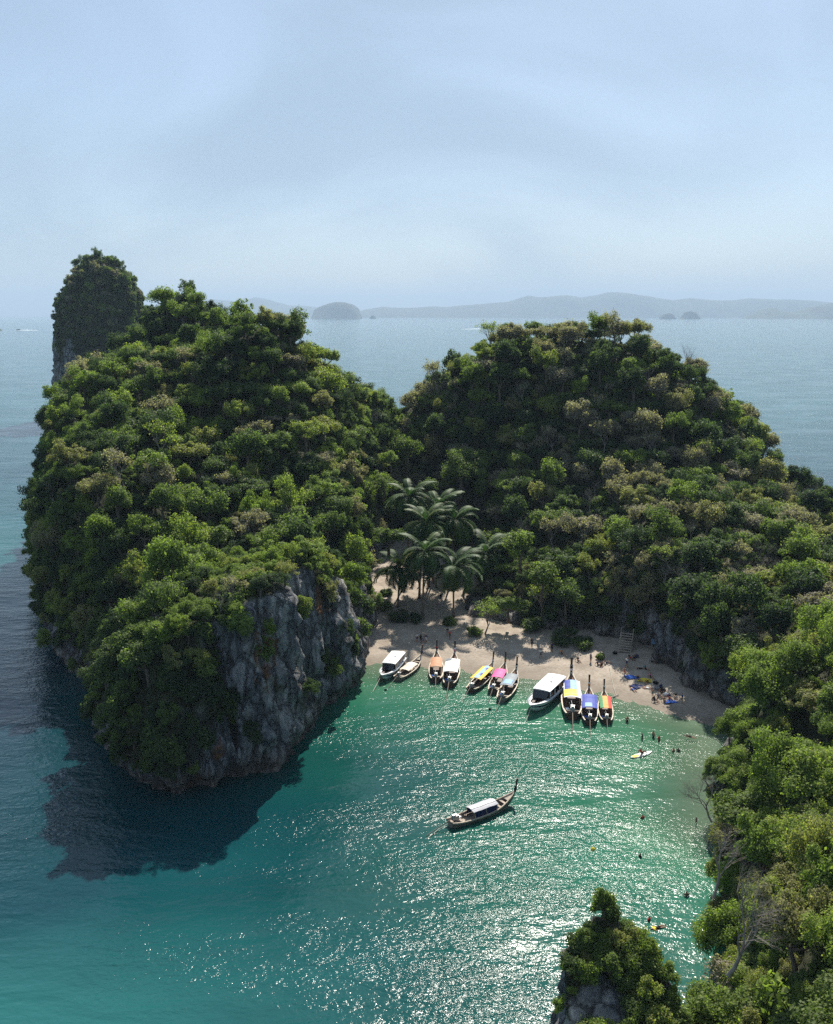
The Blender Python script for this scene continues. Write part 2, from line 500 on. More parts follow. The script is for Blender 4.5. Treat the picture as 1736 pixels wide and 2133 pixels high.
# --- right hill with the near headland
polyR = [ground(*q, 1.0) for q in [(960, 1296), (1040, 1308), (1100, 1318), (1200, 1328), (1290, 1336), (1352, 1358), (1378, 1400)]] + [ground(1412, 1452, .5), ground(1487, 1492, .3)] + \
    [(39, 118), (35.5, 110), (33.5, 100), (30.5, 91), (28, 80), (25, 72), (21, 60), (18, 48), (17, 36), (16, 22), (24, 10), (60, 10), (100, 20), (112, 80), (104, 140), (92, 180), (86, 220), (72, 252), (42, 274), (8, 272), (-10, 256), (-11, 230), (-3, 214), (4, 206), (12, 200), (13.5, 190), (10, 180), (6.5, 170)]
ctrlR = cps([(1280, 662, 226, 6), (1150, 675, 226, 6), (1060, 705, 224, 5), (1000, 728, 224, 5), (960, 785, 226, 6), (890, 812, 232, 8), (800, 832, 238, 8), (1400, 692, 222, 6), (1440, 742, 216, 6), (1500, 865, 204, 6), (1585, 985, 186, 6), (1700, 1045, 168, 8), (1736, 1060, 162, 8),
             (1250, 900, 198, 4), (1250, 1040, 173, 4), (1150, 1000, 187, 4), (1080, 1000, 194, 4), (1400, 990, 176, 4), (1400, 1100, 149, 4), (1450, 1190, 140, 4), (1520, 1240, 132, 4), (1600, 1145, 146, 6), (1100, 1170, 167, 3), (1020, 1170, 173, 3),
             (1550, 1400, 100, 5), (1700, 1400, 90, 6), (1736, 1290, 98, 6), (1550, 1700, 70, 4), (1700, 1700, 60, 6), (1560, 2000, 45, 4), (1700, 2050, 40, 6), (1650, 1330, 115, 5), (1510, 1500, 105, 4)],
            [(9.5, 214, 10, 4), (2, 216, 6, 4), (80, 60, 26, 8), (80, 110, 22, 8), (94, 160, 12, 8), (60, 20, 26, 8), (28, 14, 22, 8), (40, 262, 26, 8), (70, 240, 20, 8), (5, 258, 24, 8)], 6.8)
def vegR(V, N):
    x, y, z = V[:, 0], V[:, 1], V[:, 2]
    nz = fbm(V * np.array([.25, .25, .12]), 3, 177)
    v = sstep(2.5, 4.5, z - (nz - .5) * 6)
    cliff = sstep(.5, .2, N[:, 2]) * sstep(.52, .60, nz)
    beachcliff = sstep(.55, .25, N[:, 2]) * sstep(35, 38, x) * (y > 112) * (y < 150) * sstep(9, 6.5, z)
    return v * (1 - .9 * cliff) * (1 - beachcliff)
TR = make_terrain('hill_right', polyR, ctrlR, (-16, 116, 6, 282), .72, vegR, seed=2)

# --- rock stack in the foreground
polyS = [(12.4 + 5.6 * math.cos(t) * (1 + .10 * math.sin(3 * t)), 48.5 + 8.4 * math.sin(t) * (1 + .08 * math.cos(2 * t))) for t in np.linspace(0, 2 * math.pi, 22)[:-1]]
ctrlS = ([(12.2, 54.5), (9.0, 52.5), (15.0, 53), (12.5, 47), (9.5, 44), (15.5, 45), (18, 49)], [15.5, 13.3, 14.0, 11.5, 9.5, 10, 8], [1.9] * 7)
def vegS(V, N):
    nz = fbm(V * .5, 3, 277)
    return sstep(.5, .75, N[:, 2]) * sstep(8, 10, V[:, 2]) * sstep(.40, .48, nz)
TS = make_terrain('sea_stack', polyS, ctrlS, (2, 24, 36, 62), .28, vegS, step=.5, seed=3, rockamp=.6, notch=.5)

# --- tall islet behind the left island
cxF, cyF = -171.0, 520.0
polyF = [(cxF + 26 * math.cos(t), cyF + 30 * math.sin(t)) for t in np.linspace(0, 2 * math.pi, 24)[:-1]]
def fz(x, y): return at_depth(x, y, cyF)
ctrlF = ([], [], [])
for (x, y, w) in [(205, 527, 6), (168, 543, 6), (240, 543, 6), (272, 572, 6), (300, 603, 6), (142, 592, 6), (126, 640, 5)]:
    X_, Z_ = fz(x, y)
    for dy in (0, -12, 12):
        ctrlF[0].append((X_, cyF + dy)); ctrlF[1].append(Z_ - 6 - abs(dy) * .35); ctrlF[2].append(w)
for t in np.linspace(0, 2 * math.pi, 12)[:-1]:
    ctrlF[0].append((cxF + 25 * math.cos(t), cyF + 29 * math.sin(t))); ctrlF[1].append(38); ctrlF[2].append(5)
def vegF(V, N):
    nz = fbm(V * np.array([.1, .1, .04]), 3, 377)
    return sstep(30, 42, V[:, 2] - (nz - .5) * 75)
TF = make_terrain('islet_far', polyF, ctrlF, (cxF - 42, cxF + 42, cyF - 44, cyF + 44), 1.3, vegF, hmax=95, seed=4, step=1.5, notch=0, reg=3)

# ------------------------------------------------------------------ beach and sea bed
WLX = [-16, -12, -6, 0, 7, 12, 16.5, 22, 29, 35, 40, 45, 60]
WLY = [145, 144.5, 143.5, 142.5, 141.5, 140, 138.6, 135.2, 131, 125.5, 120.5, 117, 110]
def beach_z(X, Y):
    s = (Y - np.interp(X, WLX, WLY)) * .9
    z = np.where(s > 0, np.where(s < 12, s * .075, .9 + (s - 12) * .045), np.where(s > -14, s * .07, -.98 + (s + 14) * .16))
    return np.maximum(z, -11)
def on_beach(x, y):
    z = 0.5
    for _ in range(8):
        X, Y = ground(x, y, z); z = float(beach_z(np.array(X), np.array(Y)))
    return X, Y, z
bx_, by_ = np.arange(-40, 62, .6), np.arange(60, 226, .6)
X, Y = np.meshgrid(bx_, by_)
Zb = beach_z(X, Y) + ((fbm(p3(X.ravel(), Y.ravel()) * .5, 4, 5) - .5) * .28).reshape(X.shape) + ((fbm(p3(X.ravel(), Y.ravel()) * .12, 3, 6) - .5) * .35).reshape(X.shape) * sstep(0, 8, Y - np.interp(X, WLX, WLY))
idx = np.arange(X.size).reshape(X.shape)
q = np.stack([idx[:-1, :-1], idx[:-1, 1:], idx[1:, 1:], idx[1:, :-1]], -1).reshape(-1, 4)
def mat_sand():
    m, n, l, out = new_mat('sand')
    b = principled(n, l, out, .9, .15)
    pv = pos_vec(n, l)
    t = noise_node(n, l, pv, .35, 6, .6); f = noise_node(n, l, pv, 3.0, 6, .7)
    c = ramp(n, l, t.outputs['Fac'], [(.3, (.27, .225, .18)), (.55, (.39, .335, .275)), (.75, (.46, .405, .345))])
    d = ramp(n, l, f.outputs['Fac'], [(.35, (.62, .58, .54)), (.6, (1, 1, 1))])
    c = mixc(n, l, .75, c.outputs[0], d.outputs[0], 'MULTIPLY')
    sx = n.new('ShaderNodeSeparateXYZ'); l.new(pv, sx.inputs[0])
    zz = mathn(n, l, 'ADD', sx.outputs[2], mathn(n, l, 'MULTIPLY', t.outputs['Fac'], -.25))
    wet = maprange(n, l, zz, -.1, .38, .62, 0)
    c = mixc(n, l, wet, c, (.17, .14, .11))
    # fallen leaves further up the beach
    lf = noise_node(n, l, pv, 1.3, 5, .7)
    lm = mathn(n, l, 'MULTIPLY', maprange(n, l, lf.outputs['Fac'], .56, .66), maprange(n, l, sx.outputs[2], .9, 1.6, 0, .65))
    c = mixc(n, l, lm, c, (.13, .085, .05))
    l.new(c, b.inputs['Base Color'])
    l.new(bump(n, l, mathn(n, l, 'ADD', f.outputs['Fac'], lf.outputs['Fac']), .7, .12), b.inputs['Normal'])
    return m
me = fast_mesh('beach', np.stack([X, Y, Zb], -1).reshape(-1, 3), q, [mat_sand()])
me.polygons.foreach_set('use_smooth', np.ones(len(me.polygons), bool))
beach = bpy.data.objects.new('beach', me); COL.objects.link(beach); beach['kind'] = 'structure'

# ------------------------------------------------------------------ sea
def axis(lo, hi, step, far):
    a = list(np.arange(lo, hi + .01, step)); d = step
    r_ = [a[-1]]
    while r_[-1] < far: d *= 1.35; r_.append(r_[-1] + d)
    d = step; l_ = [a[0]]
    while l_[-1] > -far: d *= 1.35; l_.append(l_[-1] - d)
    return np.array(l_[:0:-1] + a + r_[1:])
sxs, sys_ = axis(-110, 90, 2.0, 34000), axis(30, 230, 2.0, 34000)
sys_ = sys_[sys_ > -400]
X, Y = np.meshgrid(sxs, sys_)
shore = list(zip(WLX[:-2], WLY[:-2])) + [(38, 114), (35, 104), (33, 94)]
def dist_line(X, Y, pts):
    d2 = np.full(X.shape, 1e18)
    for (ax, ay), (bx, by) in zip(pts[:-1], pts[1:]):
        ex, ey = bx - ax, by - ay
        t = np.clip(((X - ax) * ex + (Y - ay) * ey) / (ex * ex + ey * ey), 0, 1)
        d2 = np.minimum(d2, (X - ax - ex * t) ** 2 + (Y - ay - ey * t) ** 2)
    return np.sqrt(d2)
ds = dist_line(X, Y, shore)
flat = p3(X.ravel(), Y.ravel())
lump = ((fbm(flat * .045, 4, 51) - .5)).reshape(X.shape)
depth = np.where(ds < 10, ds * .13, 1.3 + (ds - 10) * .15) + lump * 3.2 * sstep(4, 20, ds)
depth = np.clip(depth, 0.02, 9.5)
depth = np.where(Y > np.interp(X, WLX, WLY), .02, depth)
depth = np.where((X > 45) | (X < -14) & (Y > 140) | (Y > 240), 9.0, depth)
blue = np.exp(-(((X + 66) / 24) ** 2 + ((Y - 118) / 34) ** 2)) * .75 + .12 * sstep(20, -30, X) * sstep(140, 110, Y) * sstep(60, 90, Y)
turq = sstep(88, 70, Y - X * .12) * sstep(12, -25, X) + np.exp(-(((X + 110) / 40) ** 2 + ((Y - 225) / 60) ** 2)) * .9 + .75 * sstep(230, 600, Y)
turq = turq + lump * .8
idx = np.arange(X.size).reshape(X.shape)
q = np.stack([idx[:-1, :-1], idx[:-1, 1:], idx[1:, 1:], idx[1:, :-1]], -1).reshape(-1, 4)
def mat_sea():
    m, n, l, out = new_mat('sea_water')
    b = principled(n, l, out, .095, .5)
    b.inputs['IOR'].default_value = 1.33
    d = attr_node(n, 'depth')
    c = ramp(n, l, mathn(n, l, 'DIVIDE', d, 10.0), [(0, (.09, .15, .09)), (.08, (.048, .142, .080)), (.22, (.016, .108, .066)), (.42, (.005, .060, .049)), (.7, (.002, .038, .043)), (1, (.002, .036, .047))])
    patch = noise_node(n, l, pos_vec(n, l, (.02, .045, 1), .3), 1.0, 5, .6)
    c = mixc(n, l, attr_node(n, 'turq'), c.outputs[0], (.013, .092, .092))
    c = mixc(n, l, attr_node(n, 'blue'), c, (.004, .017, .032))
    v = ramp(n, l, patch.outputs['Fac'], [(.3, (.78, .8, .82)), (.7, (1.2, 1.18, 1.15))])
    c = mixc(n, l, 1.0, c, v.outputs[0], 'MULTIPLY')
    l.new(c, b.inputs['Base Color'])
    # waves: swell, chop, ripples
    w1 = noise_node(n, l, pos_vec(n, l, (.10, .26, 1), R(-24)), 1.0, 3, .5, .3)
    w2 = noise_node(n, l, pos_vec(n, l, (.42, .85, 1), R(-18)), 1.0, 3, .55, .4)
    w3 = noise_node(n, l, pos_vec(n, l, (1.5, 2.2, 1), R(-30)), 1.0, 3, .6, .3)
    gn = noise_node(n, l, pos_vec(n, l, (.03, .06, 1), R(-20)), 1.0, 3, .5, .5)
    gust = maprange(n, l, gn.outputs['Fac'], .36, .64, .35, 1.3)
    nb = bump(n, l, w1.outputs['Fac'], 1.0, .38)
    nb = bump(n, l, mathn(n, l, 'MULTIPLY', w2.outputs['Fac'], gust), 1.0, .185, nb)
    nb = bump(n, l, mathn(n, l, 'MULTIPLY', w3.outputs['Fac'], gust), 1.0, .115, nb)
    l.new(nb, b.inputs['Normal'])
    al = maprange(n, l, d, 0.0, 1.15, .15, 1.0, smooth=False)
    tr = n.new('ShaderNodeBsdfTransparent')
    tr.inputs['Color'].default_value = (.72, .92, .84, 1)
    mx = n.new('ShaderNodeMixShader')
    l.new(al, mx.inputs[0]); l.new(tr.outputs[0], mx.inputs[1]); l.new(b.outputs[0], mx.inputs[2])
    l.new(mx.outputs[0], out.inputs['Surface'])
    return m
me = fast_mesh('sea', np.stack([X, Y, np.zeros_like(X)], -1).reshape(-1, 3), q, [mat_sea()])
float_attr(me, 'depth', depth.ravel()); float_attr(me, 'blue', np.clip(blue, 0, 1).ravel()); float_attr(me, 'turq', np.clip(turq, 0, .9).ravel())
sea = bpy.data.objects.new('sea', me); COL.objects.link(sea); sea['kind'] = 'structure'

# ------------------------------------------------------------------ far hills and islets
M_HILL = mat_plain('far_forest', (.050, .062, .034), .9, .1, .5, .004)
def far_ridge(name, sil, Y, thick, rough=.10, seed=0):
    """a long hill with its crest along x at distance Y; sil = crest line"""
    xs = np.array([at_depth(x, y, Y)[0] for x, y in sil]); zs = np.array([at_depth(x, y, Y)[1] for x, y in sil])
    n = max(24, int(len(sil) * 9)); m = 15
    xx = np.linspace(xs[0], xs[-1], n)
    zc = np.maximum(np.interp(xx, xs, zs), -2)
    V = np.zeros((m, n, 3))
    for j in range(m):
        t = -1 + 2 * j / (m - 1)
        prof = max(0.0, 1 - abs(t) ** 1.7)
        V[j, :, 0] = xx
        V[j, :, 1] = Y + t * thick
        V[j, :, 2] = zc * prof
    F = V.reshape(-1, 3)
    nz = fbm(np.c_[F[:, 0], F[:, 1], F[:, 2]] / (thick * .55), 4, seed) - .5
    F[:, 2] = F[:, 2] * (1 + nz * rough * 2) - 4
    F[:, 1] += nz * thick * .3
    ii = np.arange(m * n).reshape(m, n)
    qq = np.stack([ii[:-1, :-1], ii[:-1, 1:], ii[1:, 1:], ii[1:, :-1]], -1).reshape(-1, 4)
    me = fast_mesh(name, F, qq, [M_HILL])
    me.polygons.foreach_set('use_smooth', np.ones(len(me.polygons), bool))
    o = bpy.data.objects.new(name, me); COL.objects.link(o); o['kind'] = 'structure'
    return o
far_ridge('hills', [(700, 662), (730, 652), (760, 644), (800, 638), (830, 640), (860, 640), (900, 637), (930, 639), (960, 635), (1000, 632), (1020, 629), (1060, 626), (1100, 615), (1125, 618), (1145, 616), (1180, 612), (1210, 618), (1235, 613), (1270, 608), (1310, 609), (1340, 613), (1370, 620), (1400, 625), (1440, 621), (1480, 624), (1520, 625), (1560, 621), (1600, 622), (1640, 621), (1700, 627), (1780, 634), (1900, 640), (2100, 650)], 17000, 900, seed=61)
far_ridge('hills', [(330, 655), (400, 632), (440, 622), (480, 626), (500, 628), (530, 619), (560, 624), (600, 636), (640, 637), (680, 642), (720, 646), (780, 650), (840, 658)], 20000, 900, seed=62)
far_ridge('hills', [(1560, 662), (1575, 651), (1590, 643), (1610, 640), (1640, 649), (1660, 647), (1690, 639), (1736, 630), (1800, 622), (1900, 628), (2050, 650)], 12500, 500, seed=63)
far_ridge('distant_islet', [(651, 661), (655, 644), (668, 637), (685, 631), (700, 628), (718, 628), (735, 633), (748, 642), (753, 660)], 12000, 260, .05, seed=64)
far_ridge('distant_islet', [(1374, 664), (1378, 656), (1390, 651), (1400, 652), (1406, 657), (1409, 664)], 11000, 70, .05, seed=65)
far_ridge('distant_islet', [(1414, 664), (1420, 658), (1426, 650), (1438, 646), (1450, 649), (1456, 656), (1460, 664)], 11000, 80, .05, seed=66)
far_ridge('distant_islet', [(770, 661), (774, 656), (780, 656), (784, 661)], 11500, 40, .05, seed=67)
far_ridge('distant_islet', [(-60, 692), (-40, 676), (-15, 678), (0, 683), (4, 691)], 3300, 30, .05, seed=68)

# ------------------------------------------------------------------ plant prototypes
def leaf_cloud(rng, clumps, n, size, shell=(.55, 1.0), zsq=.85, up=.5):
    """leaf quads (pointed rhombs) over the outer shells of ellipsoid clumps"""
    C = np.array([c[:3] for c in clumps]); Rr = np.array([c[3] for c in clumps])
    p = Rr ** 2; p = p / p.sum()
    k = rng.choice(len(clumps), n, p=p)
    d = rng.normal(size=(n, 3)); d[:, 2] = d[:, 2] * .9 + .25
    d /= np.linalg.norm(d, axis=1)[:, None]
    rr = np.abs(rng.normal(.78, .24, n))
    ax = rng.uniform(.75, 1.3, (len(clumps), 3)) * np.array([1, 1, zsq])
    P = C[k] + d * (Rr[k] * rr)[:, None] * ax[k] + rng.normal(0, .06, (n, 3)) * Rr[k][:, None]
    nrm = d * .6 + rng.normal(size=(n, 3)) * .55; nrm[:, 2] += up
    nrm /= np.linalg.norm(nrm, axis=1)[:, None]
    t = np.cross(nrm, rng.normal(size=(n, 3))); t /= np.linalg.norm(t, axis=1)[:, None]
    b = np.cross(nrm, t)
    s = size * rng.uniform(.6, 1.4, n)[:, None]
    V = np.stack([P - t * s * .5, P + b * s * .30 + nrm * s * .06, P + t * s * .5, P - b * s * .30 + nrm * s * .06], 1).reshape(-1, 3)
    Q = np.arange(4 * n).reshape(n, 4)
    var = np.clip(rng.normal(.5, .2, n) + (k % 5 - 2) * .07, 0, 1)
    return V, Q, var
def crown_clumps(rng, Rc, hc, nb, flat=.7, rmin=.26, rmax=.45, spread=1.0):
    """sub-clumps on a lumpy dome of radius Rc centred at height hc"""
    out = []
    for _ in range(nb):
        a = rng.uniform(0, 2 * math.pi); u = rng.uniform(-.35, 1.0)
        ct = math.sqrt(max(0, 1 - u * u))
        rad = Rc * spread * rng.uniform(.30, .95) * (.8 + .3 * math.sin(a * 2 + nb) * math.sin(a * 3 + 1))
        r_ = Rc * (rmin + (rmax - rmin) * rng.random() ** 1.5)
        out.append((rad * ct * math.cos(a), rad * ct * math.sin(a), hc + rad * u * flat, r_))
    return out
def trunk_mb(rng, hc, Rc, clumps, r0=.2, nl=6):
    m = MB()
    base = Vector((0, 0, -.9)); fork = Vector((rng.uniform(-.2, .2), rng.uniform(-.2, .2), hc * .55))
    m.tube([base, Vector((0, 0, hc * .2)), fork], [r0 * 1.25, r0, r0 * .75], 6)
    for c in clumps[:nl]:
        e = Vector(c[:3]); mid = fork.lerp(e, .5) + Vector((0, 0, -.15 * Rc))
        m.tube([fork, mid, e], [r0 * .55, r0 * .35, r0 * .14], 5, cap=False)
    return m
def tree_proto(seed, Rc=3.0, hc=2.9, nb=16, n=4200, size=.34, flat=.72, mat=M_LEAF, rmin=.26, rmax=.45, spread=1.0):
    rng = np.random.default_rng(seed)
    cl = crown_clumps(rng, Rc, hc, nb, flat, rmin, rmax, spread)
    V, Q, var = leaf_cloud(rng, cl, n, size)
    crown = fast_mesh('crown', V, Q, [mat]); float_attr(crown, 'leafvar', var, 'FACE')
    tm = trunk_mb(rng, hc, Rc, sorted(cl, key=lambda c: -c[3]))
    trunk = tm.mesh('trunk', M_BARK, True)
    # one joined mesh for the mass of far trees
    V2 = np.r_[V, np.array(tm.v)]
    both = bpy.data.meshes.new('tree_mass'); 
    both.from_pydata(V2.tolist(), [], Q.tolist() + [tuple(len(V) + i for i in f) for f in tm.f])
    both.materials.append(mat); both.materials.append(M_BARK)
    both.polygons.foreach_set('material_index', np.r_[np.zeros(len(Q)), np.ones(len(tm.f))].astype(np.int32))
    float_attr(both, 'leafvar', np.r_[var, np.full(len(tm.f), .5)], 'FACE')
    return dict(crown=crown, trunk=trunk, both=both)
def bush_proto(seed, n=1300, size=.30):
    rng = np.random.default_rng(seed)
    cl = [(rng.uniform(-.8, .8), rng.uniform(-.8, .8), rng.uniform(.1, .8), rng.uniform(.4, .8)) for _ in range(7)]
    V, Q, var = leaf_cloud(rng, cl, n, size, (.4, 1.0), .8)
    me = fast_mesh('bush', V, Q, [M_LEAF]); float_attr(me, 'leafvar', var, 'FACE')
    return me
def bare_proto(seed, Rc=3.0, leafy=0, levels=4, r0=.16, first=.75):
    """leafless tree: trunk mesh + twig mesh"""
    rng = random.Random(seed); tr, tw = MB(), MB(); tips = []
    def grow(p, d, ln, r0, lev):
        pts = [p]; q_ = p.copy(); dd = d.copy()
        for k in range(3):
            dd = (dd + Vector((rng.uniform(-.28, .28), rng.uniform(-.28, .28), rng.uniform(-.12, .25)))).normalized()
            q_ = q_ + dd * ln / 3; pts.append(q_.copy())
        (tr if lev <= 1 else tw).tube(pts, [r0, r0 * .85, r0 * .7, r0 * .5], 5 if lev <= 1 else 3, cap=False)
        if lev >= levels: tips.append(q_.copy()); return
        for k in range(rng.choice((3, 4, 4)) if lev < 3 else 3):
            a = rng.uniform(0, 2 * math.pi); s = rng.uniform(.45, .95)
            nd = (dd + Vector((math.cos(a) * s, math.sin(a) * s, rng.uniform(-.15, .45)))).normalized()
            b0 = pts[rng.choice((2, 3, 3))]
            grow(b0.copy(), nd, ln * rng.uniform(.62, .82), r0 * .5, lev + 1)
    grow(Vector((0, 0, -.6)), Vector((rng.uniform(-.2, .2), rng.uniform(-.2, .2), 1)), Rc * first, r0, 0)
    t, w = tr.mesh('trunk', M_TWIG, True), tw.mesh('twigs', M_TWIG)
    lv = None
    if leafy:
        g_ = np.random.default_rng(seed)
        V, Q, var = leaf_cloud(g_, [(p.x, p.y, p.z, .45) for p in tips], leafy, .26, (.1, 1.0))
        lv = fast_mesh('leaves', V, Q, [M_LEAF]); float_attr(lv, 'leafvar', var, 'FACE')
    return dict(trunk=t, twigs=w, leaves=lv)

TREES = [tree_proto(100 + k, nb=int(RNG.integers(22, 44)), n=(7000, 5200, 7600, 3600)[k % 4], size=(.25, .28, .22, .24)[k % 4], rmin=.10, rmax=(.34, .40, .27, .30)[k % 4], hc=2.6 + .3 * (k % 3), flat=(.62, .9, .45, 1.15, .75)[k % 5], spread=(1.0, .85, 1.15, 1.0)[k % 4]) for k in range(12)]
FINE = [tree_proto(200 + k, nb=int(RNG.integers(28, 46)), n=13000, size=.185, hc=2.6 + .2 * (k % 3), flat=(.62, .75, .85)[k % 3], rmin=.13, rmax=.30) for k in range(6)]
BUSH = [bush_proto(300 + k) for k in range(5)]
BUSHF = [bush_proto(320 + k, 2600, .2) for k in range(4)]
DOME = tree_proto(600, nb=70, n=16000, size=.125, flat=1.15, rmin=.13, rmax=.27, spread=.85)
STACKB = [tree_proto(500 + k, Rc=1.0, hc=.75, nb=22, n=2400, size=.15, flat=.8, rmin=.14, rmax=.36) for k in range(4)]
BARE = [bare_proto(400 + k, levels=5, r0=.12, first=.62) for k in range(4)] + [bare_proto(420 + k, leafy=900) for k in range(3)]

BAREF = [bare_proto(450 + k, levels=5, r0=.10, first=.5) for k in range(3)]
# ------------------------------------------------------------------ scattering
def darts(T, n, rfun, spacing, rng, mask, grid=6.0):
    """pick points on a terrain, spaced by their own radius; returns list (P, N, r)"""
    w = T['area'] * mask
    if w.sum() <= 0: return []
    k = rng.choice(len(w), n, p=w / w.sum())
    P, N = T['cen'][k], T['fn'][k]
    rr = rfun(P, N, rng)
    o = np.argsort(-rr + rng.normal(0, .8, n))
    cells, out = {}, []
    for i in o:
        p, r_ = P[i], rr[i]
        key = (int(p[0] // grid), int(p[1] // grid), int(p[2] // grid)); good = True
        for dx in (-1, 0, 1):
            for dy in (-1, 0, 1):
                for dz in (-1, 0, 1):
                    for (q_, rq) in cells.get((key[0] + dx, key[1] + dy, key[2] + dz), ()):
                        if (q_[0] - p[0]) ** 2 + (q_[1] - p[1]) ** 2 + (q_[2] - p[2]) ** 2 < (spacing * (r_ + rq)) ** 2: good = False; break
                    if not good: break
                if not good: break
            if not good: break
        if good:
            cells.setdefault(key, []).append((p, r_)); out.append((p, N[i], r_))
    return out
rngS = np.random.default_rng(5)
def rad_main(P, N, rng):
    r_ = np.clip(np.exp(rng.normal(.62, .46, len(P))), .9, 3.9)
    steep = sstep(.55, .2, N[:, 2])
    r_ = r_ * (1 - .35 * steep)
    r_ = np.where((P[:, 1] < 140) & (P[:, 0] > -30) & (P[:, 0] < 0), np.minimum(r_, 1.7), r_)
    edge = sstep(7, 3, P[:, 2])
    return r_ * (1 - .35 * edge)
items = []      # dict(P, N, r, terr, tint, kind)
def tint_for(terr, P, rng):
    n1 = float(fbm(np.array([P]) * .07, 2, 900)[0]); n2 = rng.random()
    if terr == 'L':
        t = rng.choice([.03, .15, .28, .42, .58, .72, .86], p=[.16, .18, .18, .15, .15, .07, .11])
        if P[1] < 140 and P[2] > 14 and rng.random() < .5: t = rng.choice([.45, .55, .64, .7])
        if P[1] < 130 and P[2] < 14: t = rng.choice([.05, .2, .3, .4])
        if P[1] > 225: t *= .55
    elif terr == 'R':
        t = rng.choice([.03, .14, .26, .42, .6, .74, .9], p=[.13, .20, .17, .10, .06, .09, .25])
        if P[1] < 165 and P[0] < 30: t = rng.choice([.15, .25, .35, .45, .55])
    elif terr == 'N':
        t = rng.choice([.25, .42, .56, .66, .74, .86], p=[.08, .26, .32, .26, .06, .02])
    elif terr == 'F': t = rng.choice([.08, .18, .28, .4, .85])
    else: t = rng.choice([.35, .48, .58, .66])
    return float(np.clip(t + rng.normal(0, .05) + (n1 - .5) * .25, 0, 1))
for key, T, n in (('L', TL, 22000), ('R', TR, 28000), ('F', TF, 3000)):
    mask = (T['fveg'] > .45) & (T['cen'][:, 2] > 2.2)
    if key == 'F': mask = mask & (T['fveg'] > .55)
    for P, N, r_ in darts(T, n, (lambda P, N, g: rad_main(P, N, g) * (.95 if key == 'F' else 1)), .56, rngS, mask):
        k = key
        if key == 'R' and P[1] < 118: k = 'N'
        items.append(dict(P=P, N=N, r=r_, terr=k, tint=tint_for(k, P, rngS)))
for P, N, r_ in darts(TS, 2500, lambda P, N, g: np.clip(g.normal(.75, .25, len(P)), .35, 1.2), .72, rngS, (TS['fveg'] > .5), 3.0):
    items.append(dict(P=P, N=N, r=r_, terr='S', tint=tint_for('S', P, rngS)))
# hand-set big trees: the dome-crowned tree in the valley, trees hanging over the beach
def extra(x, y, Y, r_, tint, terr, squash=1.0):
    X_, Z_ = at_depth(x, y, Y)
    items.append(dict(P=np.array([X_, Y, Z_ - r_ * 1.0]), N=np.array([0, 0, 1.0]), r=r_, terr=terr, tint=tint, special=True))
for a in [(960, 968, 203, 7.0, .34, 'R'), (1055, 1010, 193, 3.4, .58, 'R'), (895, 1010, 203, 3.2, .3, 'R'), (850, 940, 214, 3.4, .35, 'R'), (1020, 890, 216, 3.4, .12, 'R'), (905, 890, 222, 3.6, .16, 'R'), (1080, 950, 200, 3.2, .45, 'R'), (1100, 905, 205, 3.6, .25, 'R'), (810, 1110, 170, 3.6, .33, 'L'), (800, 1000, 190, 3.6, .4, 'L'), (815, 950, 200, 3.0, .5, 'L'),
          (1085, 1130, 163, 4.4, .48, 'R'), (1130, 1195, 157, 4.2, .42, 'R'), (1060, 1250, 158, 3.4, .38, 'R'), (1180, 1240, 155, 3.4, .30, 'R'), (1120, 1290, 157, 3.0, .22, 'R'), (1210, 1330, 150, 2.3, .2, 'R'), (1180, 1310, 152, 2.6, .18, 'R'),
          (510, 1185, 118, 2.4, .56, 'L'), (640, 1130, 128, 2.8, .55, 'L'), (310, 960, 157, 4.2, .47, 'L'), (790, 1250, 158, 1.9, .4, 'L')]: extra(*a)
for d in items:
    steep = float(sstep(.6, .25, np.array(d['N'][2])))
    if d['terr'] in 'LRN' and not d.get('special') and rngS.random() < {'L': .07, 'R': .30, 'N': .08}[d['terr']] and 1.5 < d['r'] < 3.4 and steep < .8: d['kind'] = 'bare'
    else: d['kind'] = 'leafy'
    tilt = Vector((0, 0, 1)).lerp(Vector(d['N']), .55 * steep + .12).normalized()
    d['rot'] = (tilt.to_track_quat('Z', 'Y') @ Euler((0, 0, rngS.uniform(0, 6.283))).to_quaternion()).to_euler()
    s = d['r'] / (1.0 if d['terr'] == 'S' else 3.0)
    d['scl'] = (s * rngS.uniform(.9, 1.12), s * rngS.uniform(.9, 1.12), s * rngS.uniform(.72, 1.4))
    d['fine'] = d['terr'] in 'NS'
    d['P'] = d['P'] - np.array(tilt) * d['r'] * .25 * steep

# what the camera sees largest becomes single trees
allv, allq, off = [], [], 0
for T in (TL, TR, TS):
    allv.append(T['V']); allq.append(T['Q'] + off); off += len(T['V'])
bvh = BVHTree.FromPolygons(np.concatenate(allv).tolist(), np.concatenate(allq).tolist())
cpos = Vector((0, 0, CAM_H))
for d in items:
    c = Vector(d['P']) + Vector((0, 0, d['r'] * 1.15))
    px, py, fw = project(np.array(c))
    d['px'], d['py'], d['size'] = float(px), float(py), d['r'] / float(fw)
    inside = -20 < px < 1756 and -20 < py < 2160
    if inside:
        v = c - cpos; hit = bvh.ray_cast(cpos, v.normalized(), v.length - d['r'] * .8)
        inside = hit[0] is None
    d['vis'] = inside
leafy = [d for d in items if d['kind'] == 'leafy']
vis = sorted([d for d in leafy if d['vis']], key=lambda d: -(d['size'] + (1 if d.get('special') else 0)))
single = vis[:295]
ids = {id(d) for d in single}
mass = [d for d in leafy if id(d) not in ids]
bare = sorted([d for d in items if d['kind'] == 'bare' and d['vis']], key=lambda d: -d['size'])[:170]

